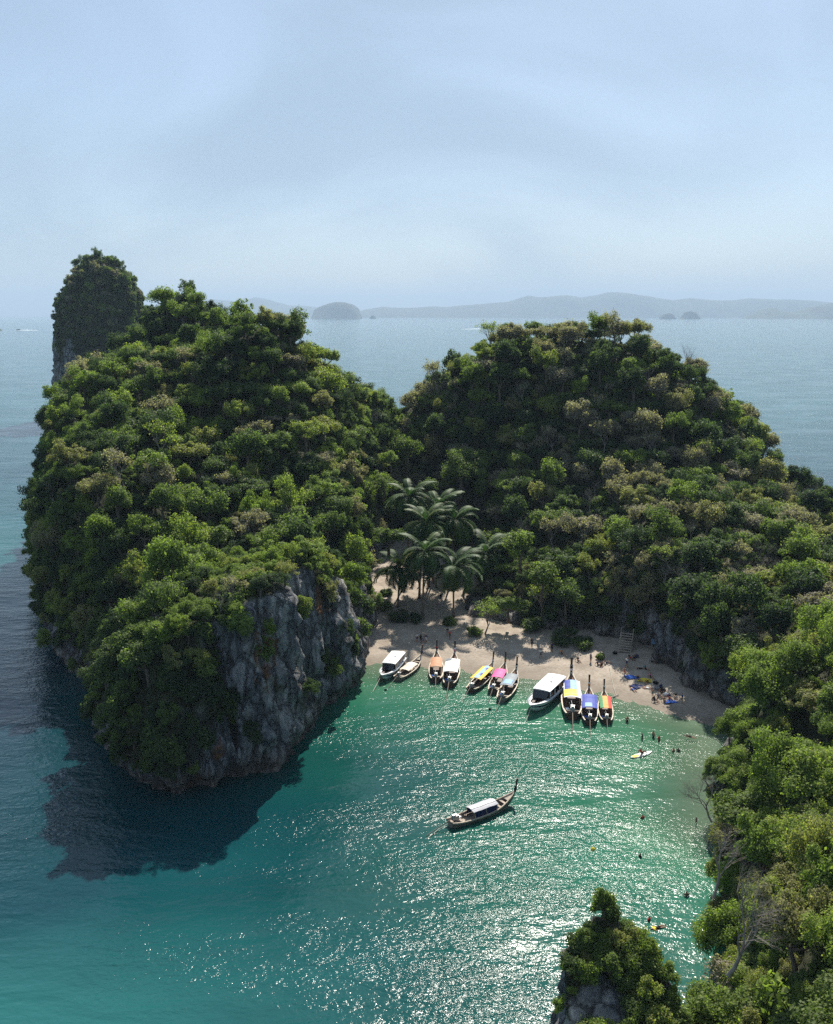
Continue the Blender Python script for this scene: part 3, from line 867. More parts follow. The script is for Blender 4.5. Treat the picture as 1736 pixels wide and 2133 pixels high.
def colour_word(t):
    return 'dark green' if t < .12 else 'deep green' if t < .24 else 'mid green' if t < .36 else 'fresh green' if t < .5 else 'bright yellow-green' if t < .68 else 'olive yellow' if t < .8 else 'dry grey-brown'
def place_word(d):
    x, y, t = d['px'], d['py'], d['terr']
    if t == 'L':
        if y < 700: return "on the left island's rear summit" if x < 450 else "on the left island's front summit"
        if x < 170: return "along the left island's seaward edge"
        if x > 700: return 'beside the palm grove on the left island'
        if y > 1330: return "low on the left island's shaded face"
        if y > 1120: return "just above the left island's bare cliff" if x > 430 else "on the left island's front shoulder"
        return "on the left island's middle slope" if y > 880 else "on the left island's upper slope"
    if t == 'R':
        if y < 760: return "on the right hill's summit"
        if x < 1040: return ('high ' if y < 900 else '') + 'in the valley behind the palms' + (', left side' if x < 900 else ', right side' if x > 970 else '')
        if y > 1180: return 'at the hill foot behind the beach'
        if x > 1480: return "at the hill's " + ("upper" if y < 1060 else "lower") + (" right border" if x > 1620 else " right shoulder")
        return ("high on" if y < 880 else "midway up" if y < 1000 else "low on") + " the right hill's " + ("left flank" if x < 1180 else "middle" if x < 1330 else "right flank")
    if t == 'N':
        if y < 1450: return 'at the top of the near headland'
        if x < 1560: return "on the near headland's edge over the water"
        return 'in the middle of the near headland' if y < 1800 else 'at the foot of the near headland'
    if t == 'F': return 'on the tall islet behind'
    return 'on the rock stack in the foreground'
def tree_label(d, noun):
    sz = 'broad' if d['r'] > 3.3 else 'medium' if d['r'] > 2.2 else 'small'
    if noun == 'leafless tree': return f"{sz} grey leafless tree {place_word(d)}"
    if d['terr'] == 'S': noun = 'bush'; sz = 'leafy' if d['r'] > 1 else 'little'
    return f"{sz} {colour_word(d['tint'])} {noun} {place_word(d)}"
ORD = ['leftmost', 'second from left', 'third from left', 'fourth from left', 'fifth from left', 'sixth from left', 'seventh from left', 'eighth from left', 'ninth from left', 'tenth from left', 'eleventh from left', 'twelfth from left']
def finish_labels(lst):
    by = {}
    for d in lst: by.setdefault(d['label'], []).append(d)
    for lab, ds_ in by.items():
        if len(ds_) == 1: continue
        ds_.sort(key=lambda d: d['px'])
        if len(ds_) <= len(ORD):
            for k, d in enumerate(ds_):
                w = ORD[k] if k < len(ds_) - 1 else 'rightmost'
                d['label'] = f"{lab}, {w}"
GROUPT = {'L': 'trees on the left island', 'R': 'trees on the right hill', 'N': 'trees on the near headland', 'S': 'bushes on the rock stack', 'F': 'trees on the far islet'}
for d in single: d['label'] = tree_label(d, 'round-crowned tree')
big = max(single, key=lambda d: d['r']); big['label'] = 'great dome-crowned tree towering behind the palm grove'
finish_labels(single)
for d in single:
    protos = [DOME] if d is big else STACKB if d['terr'] == 'S' else FINE if d['fine'] or d['r'] > 5 else TREES
    pr = protos[int(rngS.integers(len(protos)))]
    t = empty('bush' if d['terr'] == 'S' else 'leafy_tree', tuple(d['P']))
    t.rotation_euler = d['rot']; t.scale = d['scl']
    set_props(t, d['label'], 'bush' if d['terr'] == 'S' else 'tree', GROUPT[d['terr']])
    share('trunk', pr['trunk'], t)
    c = share('crown', pr['crown'], t); c['tint'] = d['tint']
for d in bare: d['label'] = tree_label(d, 'leafless tree')
finish_labels(bare)
for d in bare:
    pr = BARE[int(rngS.integers(len(BARE)))]
    t = empty('bare_tree', tuple(d['P'])); t.rotation_euler = d['rot']; t.scale = tuple(s * 1.15 for s in d['scl'])
    set_props(t, d['label'], 'tree', 'leafless trees among the forest')
    share('trunk', pr['trunk'], t); set_props(share('twigs', pr['twigs'], t), kind='stuff')
    if pr['leaves']:
        c = share('leaves', pr['leaves'], t); c['tint'] = .9 if rngS.random() < .7 else .62

def scatter_obj(name, meshes, pts, rots, scls, tints, label):
    me = bpy.data.meshes.new(name)
    me.from_pydata([tuple(p) for p in pts], [], [])
    n = len(pts)
    for nm, vals, typ in (('rot', rots, 'FLOAT_VECTOR'), ('scl', scls, 'FLOAT_VECTOR')):
        a = me.attributes.new(nm, typ, 'POINT'); a.data.foreach_set('vector', np.array(vals, np.float32).ravel())
    float_attr(me, 'tint', tints)
    a = me.attributes.new('pick', 'INT', 'POINT'); a.data.foreach_set('value', RNG.integers(0, len(meshes), n).astype(np.int32))
    o = bpy.data.objects.new(name, me); COL.objects.link(o)
    ng = bpy.data.node_groups.new(name + '_nodes', 'GeometryNodeTree')
    ng.interface.new_socket('Geometry', in_out='INPUT', socket_type='NodeSocketGeometry')
    ng.interface.new_socket('Geometry', in_out='OUTPUT', socket_type='NodeSocketGeometry')
    N_, L_ = ng.nodes, ng.links
    gi, go = N_.new('NodeGroupInput'), N_.new('NodeGroupOutput')
    jn = N_.new('GeometryNodeJoinGeometry')
    for k, mm in enumerate(meshes):
        po = bpy.data.objects.new(f'{name}_source', mm)
        oi = N_.new('GeometryNodeObjectInfo'); oi.inputs['Object'].default_value = po; oi.inputs['As Instance'].default_value = False
        g2 = N_.new('GeometryNodeGeometryToInstance')
        L_.new(oi.outputs['Geometry'], g2.inputs[0]); L_.new(g2.outputs[0], jn.inputs[0])
    ip = N_.new('GeometryNodeInstanceOnPoints'); ip.inputs['Pick Instance'].default_value = True
    def na(nm, dt):
        a = N_.new('GeometryNodeInputNamedAttribute'); a.data_type = dt; a.inputs['Name'].default_value = nm
        return a.outputs['Attribute']
    L_.new(gi.outputs[0], ip.inputs['Points']); L_.new(jn.outputs[0], ip.inputs['Instance'])
    L_.new(na('pick', 'INT'), ip.inputs['Instance Index'])
    L_.new(na('rot', 'FLOAT_VECTOR'), ip.inputs['Rotation']); L_.new(na('scl', 'FLOAT_VECTOR'), ip.inputs['Scale'])
    L_.new(ip.outputs[0], go.inputs[0])
    md = o.modifiers.new('scatter', 'NODES'); md.node_group = ng
    set_props(o, label, None, None, 'stuff')
    return o
for nm, key in (('forest', 'LRF'), ('near_forest', 'N'), ('stack_bushes', 'S')):
    ds_ = [d for d in mass if d['terr'] in key]
    pr = TREES if key == 'LRF' else FINE if key == 'N' else STACKB
    if ds_: scatter_obj(nm, [p['both'] for p in pr], [d['P'] for d in ds_], [d['rot'] for d in ds_], [d['scl'] for d in ds_], [d['tint'] for d in ds_],
                        'mass of smaller and hidden trees filling the wooded slopes')
# undergrowth on everything that is planted
for nm, T, n, keys, meshes in (('undergrowth', TL, 3400, 'L', BUSH), ('undergrowth', TR, 4200, 'R', BUSH), ('undergrowth', TS, 70, 'S', BUSHF), ('undergrowth', TF, 500, 'F', BUSH)):
    w = T['area'] * np.maximum(T['fveg'] - .15, 0) * (T['cen'][:, 2] > 1.2)
    k = rngS.choice(len(w), n, p=w / w.sum())
    P, N = T['cen'][k], T['fn'][k]
    rots, scl, tn = [], [], []
    for p, nn in zip(P, N):
        tilt = Vector((0, 0, 1)).lerp(Vector(nn), .6).normalized()
        rots.append(tuple((tilt.to_track_quat('Z', 'Y') @ Euler((0, 0, rngS.uniform(0, 6.283))).to_quaternion()).to_euler()))
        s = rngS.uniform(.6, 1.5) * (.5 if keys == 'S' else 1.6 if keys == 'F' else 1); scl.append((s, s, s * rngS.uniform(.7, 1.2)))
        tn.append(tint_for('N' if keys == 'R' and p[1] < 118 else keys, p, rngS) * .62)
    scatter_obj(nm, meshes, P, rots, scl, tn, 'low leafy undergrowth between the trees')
#PART2
# ------------------------------------------------------------------ paints and cloths
def paint(name, col, rough=.45, var=.18, scale=3.0, spec=.35): return mat_plain(name, col, rough, spec, var, scale)
M_WOOD = mat_plain('dark_varnished_wood', (.085, .042, .026), .5, .3, .45, 2.5)
M_WOOD2 = mat_plain('brown_deck_boards', (.15, .08, .048), .7, .2, .4, 3.0)
M_PALEWOOD = mat_plain('weathered_pale_wood', (.36, .30, .24), .8, .2, .35, 3.0)
M_RAIL = mat_plain('cream_rail_paint', (.50, .43, .33), .6, .3, .35, 2.0)
M_BLACK = mat_plain('black_metal', (.018, .018, .02), .5, .4, .3, 4.0)
M_STEEL = mat_plain('worn_steel', (.32, .32, .33), .4, .5, .3, 6.0, .6)
M_WHITE = paint('white_gelcoat', (.74, .75, .76), .25, .06, 1.0, .5)
M_NAVY = paint('navy_stripe', (.012, .022, .075), .3)
M_GLASS = mat_plain('tinted_window', (.010, .012, .018), .08, .6, .2, 2.0)
M_INT = paint('cockpit_vinyl', (.075, .045, .042), .6)
M_ROPE = mat_plain('pale_rope', (.42, .40, .34), .9, .1, .2, 3.0)
ROOFM = {k: mat_plain('roof_' + k, c, .6, .25, v, 3.5) for k, c, v in (
    ('brown', (.40, .19, .095), .25), ('white', (.68, .68, .66), .14), ('blue', (.018, .045, .30), .35), ('sky', (.22, .38, .62), .25), ('yellow', (.72, .47, .045), .25), ('lemon', (.80, .66, .05), .15),
    ('pink', (.68, .075, .26), .22), ('grey', (.20, .225, .25), .35), ('beige', (.56, .49, .39), .25), ('green', (.035, .20, .07), .3), ('orange', (.72, .26, .035), .25), ('red', (.55, .035, .03), .25), ('silver', (.38, .37, .40), .2))}
CLOTHC = {'white': (.72, .72, .72), 'black': (.015, .015, .017), 'navy': (.02, .03, .09), 'blue': (.03, .09, .34), 'red': (.45, .03, .03), 'orange': (.62, .20, .03), 'yellow': (.7, .55, .06), 'green': (.04, .18, .07), 'grey': (.2, .2, .21), 'pink': (.6, .2, .3), 'teal': (.03, .2, .22)}
M_CLOTH = {k: mat_plain('cloth_' + k, c, .85, .1, .2, 9.0) for k, c in CLOTHC.items()}
M_SKIN = [mat_plain('skin', (.36, .20, .13), .6, .3, .1, 5.0), mat_plain('tanned_skin', (.20, .105, .065), .6, .3, .1, 5.0)]
M_HAIR = [mat_plain('dark_hair', (.02, .014, .010), .6, .3, .2, 9.0), mat_plain('fair_hair', (.22, .14, .07), .6, .3, .2, 9.0)]

# ------------------------------------------------------------------ coconut palms
def frond_mesh(seed, droop):
    rng = random.Random(seed)
    n = 22; L_ = 4.3; pts = []
    x = z = 0.0; a = R(48) if droop < .8 else R(18)
    for i in range(n + 1):
        pts.append((x, 0, z)); a -= R(droop * (3.2 + 3.6 * i / n)); x += L_ / n * math.cos(a); z += L_ / n * math.sin(a)
    V, F, var = [], [], []
    for i, p in enumerate(pts):
        w = .05 * (1 - i / (n + 1)) + .012
        V += [(p[0], -w, p[2] + .03), (p[0], w, p[2] + .03)]
    for i in range(n): F.append((2 * i, 2 * i + 1, 2 * i + 3, 2 * i + 2)); var.append(.75)
    for i in range(2, n):
        t = i / n; ln = 1.05 * math.sin(math.pi * min(1, .18 + t * .8)) ** .7 + .08
        for s in (-1, 1):
            a0, a1 = (2 * i, 2 * i + 2) if s < 0 else (2 * i + 1, 2 * i + 3)
            l1 = ln * rng.uniform(.85, 1.1); dz = rng.uniform(.35, .62)
            b = len(V)
            mid = (pts[i][0] + .28 * l1, s * l1 * .55, pts[i][2] - dz * l1 * .22)
            mid2 = (pts[i][0] + .28 * l1 + .10, s * l1 * .53, pts[i][2] - dz * l1 * .24)
            tip = (pts[i][0] + .50 * l1, s * l1 * .85, pts[i][2] - dz * l1 * .85)
            V += [mid, mid2, tip]
            F += [(a0, a1, b + 1, b), (b, b + 1, b + 2)]; v = min(1, max(0, rng.gauss(.5, .18))); var += [v, v]
    me = bpy.data.meshes.new('frond'); me.from_pydata(V, [], F); me.materials.append(M_FROND); float_attr(me, 'leafvar', var, 'FACE')
    return me
FRONDS = [frond_mesh(k, d) for k, d in enumerate((.75, .95, 1.1, 1.3))]
def palm(cx, cy, bx, by, label, seed, s=1.0):
    rng = random.Random(seed)
    X_, Y_, Z_ = on_beach(bx, by)
    cX, cZ = at_depth(cx, cy, Y_)
    h = max(5.0, cZ - Z_)
    t = empty('coconut_palm', (X_, Y_, Z_)); set_props(t, label, 'palm', 'coconut palms behind the beach')
    top = Vector((cX - X_, rng.uniform(-.6, .6), h))
    pts = []
    for k in range(9):
        u = k / 8; pts.append(Vector((top.x * u ** 1.6, top.y * u ** 1.5, -.3 + (h + .3) * u)))
    MB().tube(pts, [.30, .22] + [.17 - .006 * k for k in range(7)], 8).build('trunk', M_PALMTRUNK, t, True)
    nut = MB()
    for k in range(6):
        a = k * 1.05; c = top + Vector((.25 * math.cos(a), .25 * math.sin(a), -.25))
        nut.tube([c + Vector((0, 0, .14)), c + Vector((0, 0, .08)), c, c - Vector((0, 0, .13))], [.03, .11, .13, .03], 6)
    o = nut.build('coconut_bunch', ROOFM['orange'] if seed % 3 == 0 else M_PALMTRUNK, t, True)
    n = 26
    for k in range(n):
        low = k % 3
        me = FRONDS[rng.choice(((0, 0, 1), (1, 1, 2), (2, 3, 3))[low])]
        o = share('frond', me, t, tuple(top), (rng.uniform(-.25, .25), (-.30, .05, .42)[low] + rng.uniform(-.1, .1), k * 2.4 + rng.uniform(-.25, .25)), (s * rng.uniform(.85, 1.1),) * 3)
        o['tint'] = min(1, max(0, rng.gauss(.35, .2)))
    return t
def z5(x, y): return ((x / 4.34 + 860) / 1.106, (y / 4.34 + 1100) / 1.106)
for k, (c, b, lab) in enumerate([((365, 190), (345, 1040), 'hindmost coconut palm rising tall beside the left cliff'), ((530, 440), (462, 1205), 'coconut palm with swollen trunk foot in the grove middle'),
        ((820, 410), (760, 1120), 'tall rear coconut palm in front of the dome-crowned tree'), ((520, 730), (495, 1395), 'slim coconut palm whose trunk stands in a bush'),
        ((800, 890), (805, 1400), 'nearest coconut palm with wide drooping fronds over the beach'), ((1130, 750), (900, 1180), 'leaning coconut palm at the right side of the grove'),
        ((270, 900), (250, 1300), 'leftmost coconut palm by the rounded bush on sand'), ((610, 560), (560, 1090), 'partly hidden coconut palm between the taller palms'), ((650, 300), (600, 1060), 'coconut palm at the back middle of the grove')]):
    palm(*z5(*c), *z5(*b), lab, 30 + k, 1.55 if k in (4, 5) else 1.42)

# bushes and a dry branching tree on the sand
def sand_bush(px, py, r_, tint, label, flat=.8):
    X_, Y_, Z_ = on_beach(px, py)
    t = empty('beach_bush', (X_, Y_, Z_)); set_props(t, label, 'bush', 'bushes on the sand')
    rng = np.random.default_rng(int(px))
    cl = [(rng.uniform(-.6, .6) * r_, rng.uniform(-.6, .6) * r_, r_ * rng.uniform(.25, .8) * flat, r_ * rng.uniform(.25, .45)) for _ in range(14)]
    V, Q, var = leaf_cloud(rng, cl, 2600, .24)
    me = fast_mesh('foliage', V, Q, [M_LEAF]); float_attr(me, 'leafvar', var, 'FACE')
    o = share('foliage', me, t); o['tint'] = tint
    m = MB()
    for c in cl[:6]: m.tube([(0, 0, -.2), (c[0] * .5, c[1] * .5, c[2] * .6), c[:3]], [.06, .04, .02], 4)
    m.build('stems', M_BARK, t)['kind'] = 'stuff'
for a in [(*z5(250, 1440), 2.3, .12, 'dark rounded bush on the sand by the left palm'), (*z5(450, 1445), 1.7, .1, 'low dark bush at the foot of the slim palm'), (*z5(90, 1330), 1.9, .45, 'light green shrub against the left cliff foot'),
          (*z5(760, 1470), 1.6, .3, 'ragged shrub at the foot of the nearest palm'), (*z5(1000, 1570), 1.7, .35, 'sparse shrub at the beach edge right of the palms'), (*z5(130, 1180), 1.5, .15, 'small bush behind the leftmost palm'),
          (1168, 1345, 1.6, .2, 'dark shrub leaning out over the sand above the big speedboat'), (1222, 1352, 1.5, .3, 'shrub on the sand behind the blue-roofed boat'), (1252, 1372, 1.0, .3, 'small shrub on open sand near seated bathers')]: sand_bush(*a)
for px, py, r_, k, lab in [(1010, 1300, 3.4, 5, 'wide spreading dry tree with thin leaves beside the palms'), (985, 1245, 2.6, 1, 'grey bare tree under the leaning palm'), (1152, 1290, 3.2, 2, 'pale grey bare tree at the hill foot above the beach'), (1322, 1330, 2.2, 3, 'bare hanging tree beside the wooden steps')]:
    X_, Y_, Z_ = on_beach(px, py + 20); pr = BARE[k]
    t = empty('bare_tree', (X_, Y_, Z_), k); t.scale = (r_ / 3 * 1.1, r_ / 3 * 1.1, r_ / 3 * .85); set_props(t, lab, 'tree', 'leafless trees among the forest')
    share('trunk', pr['trunk'], t); set_props(share('twigs', pr['twigs'], t), kind='stuff')
    if pr['leaves']: share('leaves', pr['leaves'], t)['tint'] = .55
# dead trees that stand out
for px, py, Y_, r_, k, lab in [(410, 1345, 107, 2.0, 0, 'bleached dead branches sticking out of the left cliff'), (612, 1060, 150, 3.0, 1, 'pale leafless tree above the left cliff'), (1545, 1900, 50, 4.6, 2, 'large bare branching tree leaning over the water, near headland'), (1500, 1770, 58, 3.6, 3, 'grey thicket of bare branches at the near headland edge'), (1480, 1640, 80, 3.6, 0, 'thin bare tree overhanging the shallow water'), (1470, 1600, 96, 3.0, 1, 'pale bare shrub tree where the beach meets the headland')]:
    X_, Z_ = at_depth(px, py, Y_); pr = BAREF[k % 3]
    t = empty('bare_tree', (X_, Y_, Z_ - r_ * .8), k * 1.3); t.rotation_euler = (0, -.55 if px > 1400 else -.3, k * 1.3); t.scale = (r_ / 3,) * 3
    set_props(t, lab, 'tree', 'leafless trees among the forest')
    share('trunk', pr['trunk'], t); set_props(share('twigs', pr['twigs'], t), kind='stuff')

# ------------------------------------------------------------------ boats
def loft(stations, ys):
    return [[(x, s * w, z) for s, w, z in sec] for x, sec in stations]
def hull_w(t): return 1.1 * (1 - (max(0, t - .45) / .57) ** 2.1) * (1 - .42 * (max(0, .45 - t) / .45) ** 2)
def hull_g(t): return .52 + .95 * max(0, (t - .55) / .45) ** 2 + .22 * max(0, (.22 - t) / .22) ** 2
def hull_k(t): return -.32 + 1.25 * max(0, (t - .78) / .22) ** 2 + .25 * max(0, (.15 - t) / .15) ** 2
def longtail(A, B, label, roof, hullmat=None, L0=None, open_bow=False, railmat=None, shaft=1.0, curtains=None, ribbons=('red', 'yellow'), roofz=1.42, roofx=(-2.4, 2.0), roofw=.88):
    roofx = (roofx[0] - .45, roofx[1] + .1)
    d = math.dist(A, B); sc = d / 9.6
    ang = math.atan2(B[1] - A[1], B[0] - A[0])
    t0 = empty('longtail_boat', ((A[0] + B[0]) / 2, (A[1] + B[1]) / 2, .02), ang, sc)
    set_props(t0, label, 'boat', 'longtail boats in the bay')
    hm_, rm_ = hullmat or M_WOOD, railmat or M_RAIL
    n = 18; outer, rails = MB(), MB()
    secs = []
    for i in range(n + 1):
        t = i / n; x = -4.8 + 9.6 * t; w, g, k = hull_w(t), hull_g(t), hull_k(t)
        sec = []
        for u in (-1, -.93, -.78, -.45, 0, .45, .78, .93, 1):
            au = abs(u); yy = w * (au ** .75) * (1 if u > 0 else -1) if u else 0
            zz = k + (g - k) * (au ** 2.4)
            sec.append((x, yy, zz))
        secs.append(sec)
    outer.grid(secs); outer.add(secs[0], [tuple(range(9))])
    outer.build('hull', hm_, t0, True)
    for s in (-1, 1):
        rp = [(-4.85 + 9.6 * i / n, s * (hull_w(i / n) + .0), hull_g(i / n) + .03) for i in range(n + 1)]
        P = [[(x, y - s * .10, z + .03) for x, y, z in rp], [(x, y + s * .05, z + .03) for x, y, z in rp], [(x, y + s * .05, z - .12) for x, y, z in rp], [(x, y - s * .10, z - .12) for x, y, z in rp], [(x, y - s * .10, z + .03) for x, y, z in rp]]
        MB().grid(P).build('gunwale', rm_, t0)
    fl = [[(-4.6 + 8.2 * i / n, s * hull_w(.02 + .85 * i / n) * .80, .02 + .25 * max(0, i / n - .75)) for s in (-1, 1)] for i in range(n + 1)]
    MB().grid(fl).build('floor_boards', M_WOOD if not open_bow else M_PALEWOOD, t0)
    if not open_bow:
        bd = [[(-4.8 + 9.6 * t, s * (hull_w(t) - .06), hull_g(t) - .05 + .05 * (1 - abs(s))) for s in (-1, -.5, 0, .5, 1)] for t in np.linspace(.74, .985, 8)]
        bd = [[(p[0], p[1] if abs(p[1]) < 9 else p[1], p[2]) for p in r_] for r_ in bd]
        bd = [[(r_[j][0], (hull_w((r_[j][0] + 4.8) / 9.6) - .06) * (-1 + .5 * j), r_[j][2]) for j in range(5)] for r_ in bd]
        MB().grid(bd).build('bow_deck', M_WOOD2, t0)
    else:
        bd = [[(-4.8 + 9.6 * t, (hull_w(t) - .06) * s, hull_g(t) - .05) for s in (-1, 0, 1)] for t in np.linspace(.86, .985, 5)]
        MB().grid(bd).build('bow_deck', M_PALEWOOD, t0)
    for x in ((-3.3, 2.6) if not open_bow else (-3.3, 2.2, 3.0)):
        w = hull_w((x + 4.8) / 9.6)
        MB().box((x, 0, hull_g((x + 4.8) / 9.6) - .12), (.32, 2 * w - .12, .06)).build('thwart', M_PALEWOOD, t0)
    # benches under the roof
    for s in (-1, 1): MB().box((-.2, s * .62, .30), (4.0, .34, .06)).build('side_bench', M_WOOD, t0)
    # roof
    x0, x1 = roofx
    def sheet(xa, xb, ya, yb, z, th=.05):
        rows_t, rows_b = [], []
        for i in range(7):
            x = xa + (xb - xa) * i / 6
            sag = .03 * math.sin(i * 2.1)
            rows_t.append([(x, y, z + .16 * (1 - (y / roofw) ** 2) + sag) for y in np.linspace(ya, yb, 7)]); rows_b.append([(x, y, z - th + .16 * (1 - (y / roofw) ** 2) + sag) for y in np.linspace(ya, yb, 7)])
        ring = [[a[0]] * 0 for a in rows_t]
        m = MB(); m.grid(rows_t); m.grid([r_[::-1] for r_ in rows_b])
        m.grid([rows_t[0], rows_b[0]][::-1]); m.grid([rows_t[-1], rows_b[-1]]); m.grid([[r_[0] for r_ in rows_t], [r_[0] for r_ in rows_b]]); m.grid([[r_[-1] for r_ in rows_t], [r_[-1] for r_ in rows_b]][::-1])
        return m
    ro = sheet(x0, x1, -roofw, roofw, roofz).build('roof', ROOFM[roof[0]], t0)
    for (xa, xb, ya, yb, c) in roof[1:]:
        sheet(x0 + (x1 - x0) * xa, x0 + (x1 - x0) * xb, ya * roofw, yb * roofw, roofz + .045, .035).build('roof_panel', ROOFM[c], ro)
    for s in (-1, 1):
        for x in (x0 + .15, (x0 + x1) / 2, x1 - .15):
            w = hull_w((x + 4.8) / 9.6)
            MB().tube([(x, s * (w - .08), .5), (x, s * (roofw - .08), roofz)], .035, 6).build('roof_post', M_PALEWOOD if open_bow else M_WOOD, t0)
    if curtains:
        for s in (-1, 1):
            P = [[(x, s * (roofw - .02 + .03 * math.sin(x * 9)), z) for x in np.linspace(x0 + .2, x1 - .2, 24)] for z in (roofz - .03, roofz - .4, roofz - .85)]
            MB().grid(P).build('side_curtain', M_CLOTH[curtains], t0)
    # stem post, ribbons
    pp = [(4.55, 0, .9), (4.85, 0, 1.45), (5.05, 0, 2.2), (5.22, 0, 3.1)]
    MB().tube(pp, [.13, .13, .11, .14], 6).build('prow_post', M_BLACK if hm_ is M_WOOD else M_WOOD, t0)
    for k, c in enumerate(ribbons):
        z = 1.75 + .22 * k; x = 4.85 + (z - 1.45) * .26
        MB().tube([(x - .02, 0, z - .1), (x + .03, 0, z + .1)], .165, 8).build('ribbon', M_CLOTH[c], t0)
    # long-tail motor
    en = MB().box((-4.15, 0, .98), (.75, .46, .42), taper=.85); en.box((-4.25, 0, 1.26), (.42, .30, .2)); en.tube([(-4.0, .2, 1.2), (-4.0, .34, 1.55)], .05, 6); en.box((-3.72, 0, .95), (.14, .5, .5))
    e = en.build('engine', M_STEEL, t0)
    MB().tube([(-4.15, 0, .45), (-4.15, 0, .8)], .09, 6).build('engine_mount', M_BLACK, t0)
    MB().tube([(-4.5, 0, .95), (-6.6 * shaft, 0, .42), (-8.1 * shaft, 0, .02)], [.05, .04, .035], 6).build('propeller_shaft', M_GREYW, t0)
    MB().tube([(-3.75, 0, 1.05), (-2.75, .12, 1.28)], [.035, .03], 6).build('tiller', M_BLACK, t0)
    MB().box((-4.5, 0, .42), (.55, 1.1, .08)).build('stern_platform', M_PALEWOOD, t0)
    MB().box((-3.1, .5, .32), (.5, .42, .45), .3, taper=.9).build('fuel_crate', M_CLOTH['blue'] if len(label) % 2 else M_CLOTH['white'], t0)
    return t0
def z1(x, y): return ((x / 3.472 + 800) / 1.106, (y / 3.472 + 1250) / 1.106)
def z2(x, y): return ((x / 3.472 + 1200) / 1.106, (y / 3.472 + 1400) / 1.106)
def z3(x, y): return ((x / 5.787 + 980) / 1.106, (y / 5.787 + 1760) / 1.106)
def z7(x, y): return ((x / 2.224 + 1180) / 1.106, (y / 2.224 + 1400) / 1.106)
def ends(f, a, b, za=.5, zb=1.45): return ground(*f(*a), za), ground(*f(*b), zb)
M_GREYW = mat_plain('grey_weathered_wood', (.20, .165, .135), .8, .2, .4, 3.0)
longtail(*ends(z1, (400, 1085), (595, 890)), 'longtail boat with flat beige roof and open pale bow', ('beige', (.62, .95, -.5, .9, 'white')), M_GREYW, open_bow=True, roofz=1.0, roofx=(-1.7, 1.4), ribbons=('black', 'navy'))
longtail(*ends(z1, (710, 1100), (718, 870)), 'longtail boat with plain brown roof', ('brown',), ribbons=('black', 'red'), roofx=(-1.6, 1.7))
longtail(*ends(z1, (815, 1140), (862, 890)), 'longtail boat with white roof and pink bow cloths', ('white', (.86, 1.0, .2, 1.0, 'grey')), ribbons=('pink', 'white'), roofw=.98, roofx=(-2.2, 2.0), shaft=1.12)
longtail(*ends(z1, (985, 1180), (1165, 960)), 'longtail boat with yellow roof and wide blue middle stripe', ('yellow', (0.02, 1.0, -.42, .35, 'sky'), (.2, 1.0, -.42, -.12, 'blue')), roofx=(-2.2, 2.6), ribbons=('white',))
longtail(*ends(z1, (1165, 1190), (1265, 960)), 'longtail boat with bright pink roof', ('pink',), roofx=(-1.3, 1.6), ribbons=('orange', 'green'))
longtail(*ends(z1, (1235, 1255), (1355, 1010)), 'longtail boat with dark grey roof beside the pink one', ('grey', (.1, .45, -.7, .6, 'sky')), M_GREYW, roofx=(-1.7, 2.2), ribbons=('white', 'black'))
longtail(*ends(z2, (415, 875), (405, 545)), 'longtail boat with yellow rear and blue-white front roof', ('white', (.05, .42, -.55, .98, 'lemon'), (.44, .98, -.6, .2, 'sky'), (.44, .98, .2, .9, 'blue')), roofx=(-1.9, 2.2), ribbons=('white', 'black', 'grey'))
longtail(*ends(z2, (555, 920), (548, 640)), 'longtail boat with blue roof and pale patch', ('blue', (.03, .32, -.30, .62, 'sky')), roofx=(-2.0, 1.9), roofw=1.0, ribbons=('orange', 'white'))
longtail(*ends(z2, (690, 910), (668, 655)), 'longtail boat with green, orange and red striped roof', ('orange', (0.0, 1.0, -1, -.42, 'red'), (0.0, 1.0, .42, 1, 'green')), roofx=(-1.9, 2.1), ribbons=('black', 'white'))
longtail(*ends(z3, (330, 800), (1190, 370), .4, 1.45), 'lone grey-roofed longtail boat anchored in the bay', ('silver', (0, 1, -.35, .3, 'white')), M_GREYW, open_bow=True, roofz=1.25, roofx=(-1.5, 1.6), roofw=.80, curtains='navy', ribbons=('black', 'black'), railmat=M_PALEWOOD)

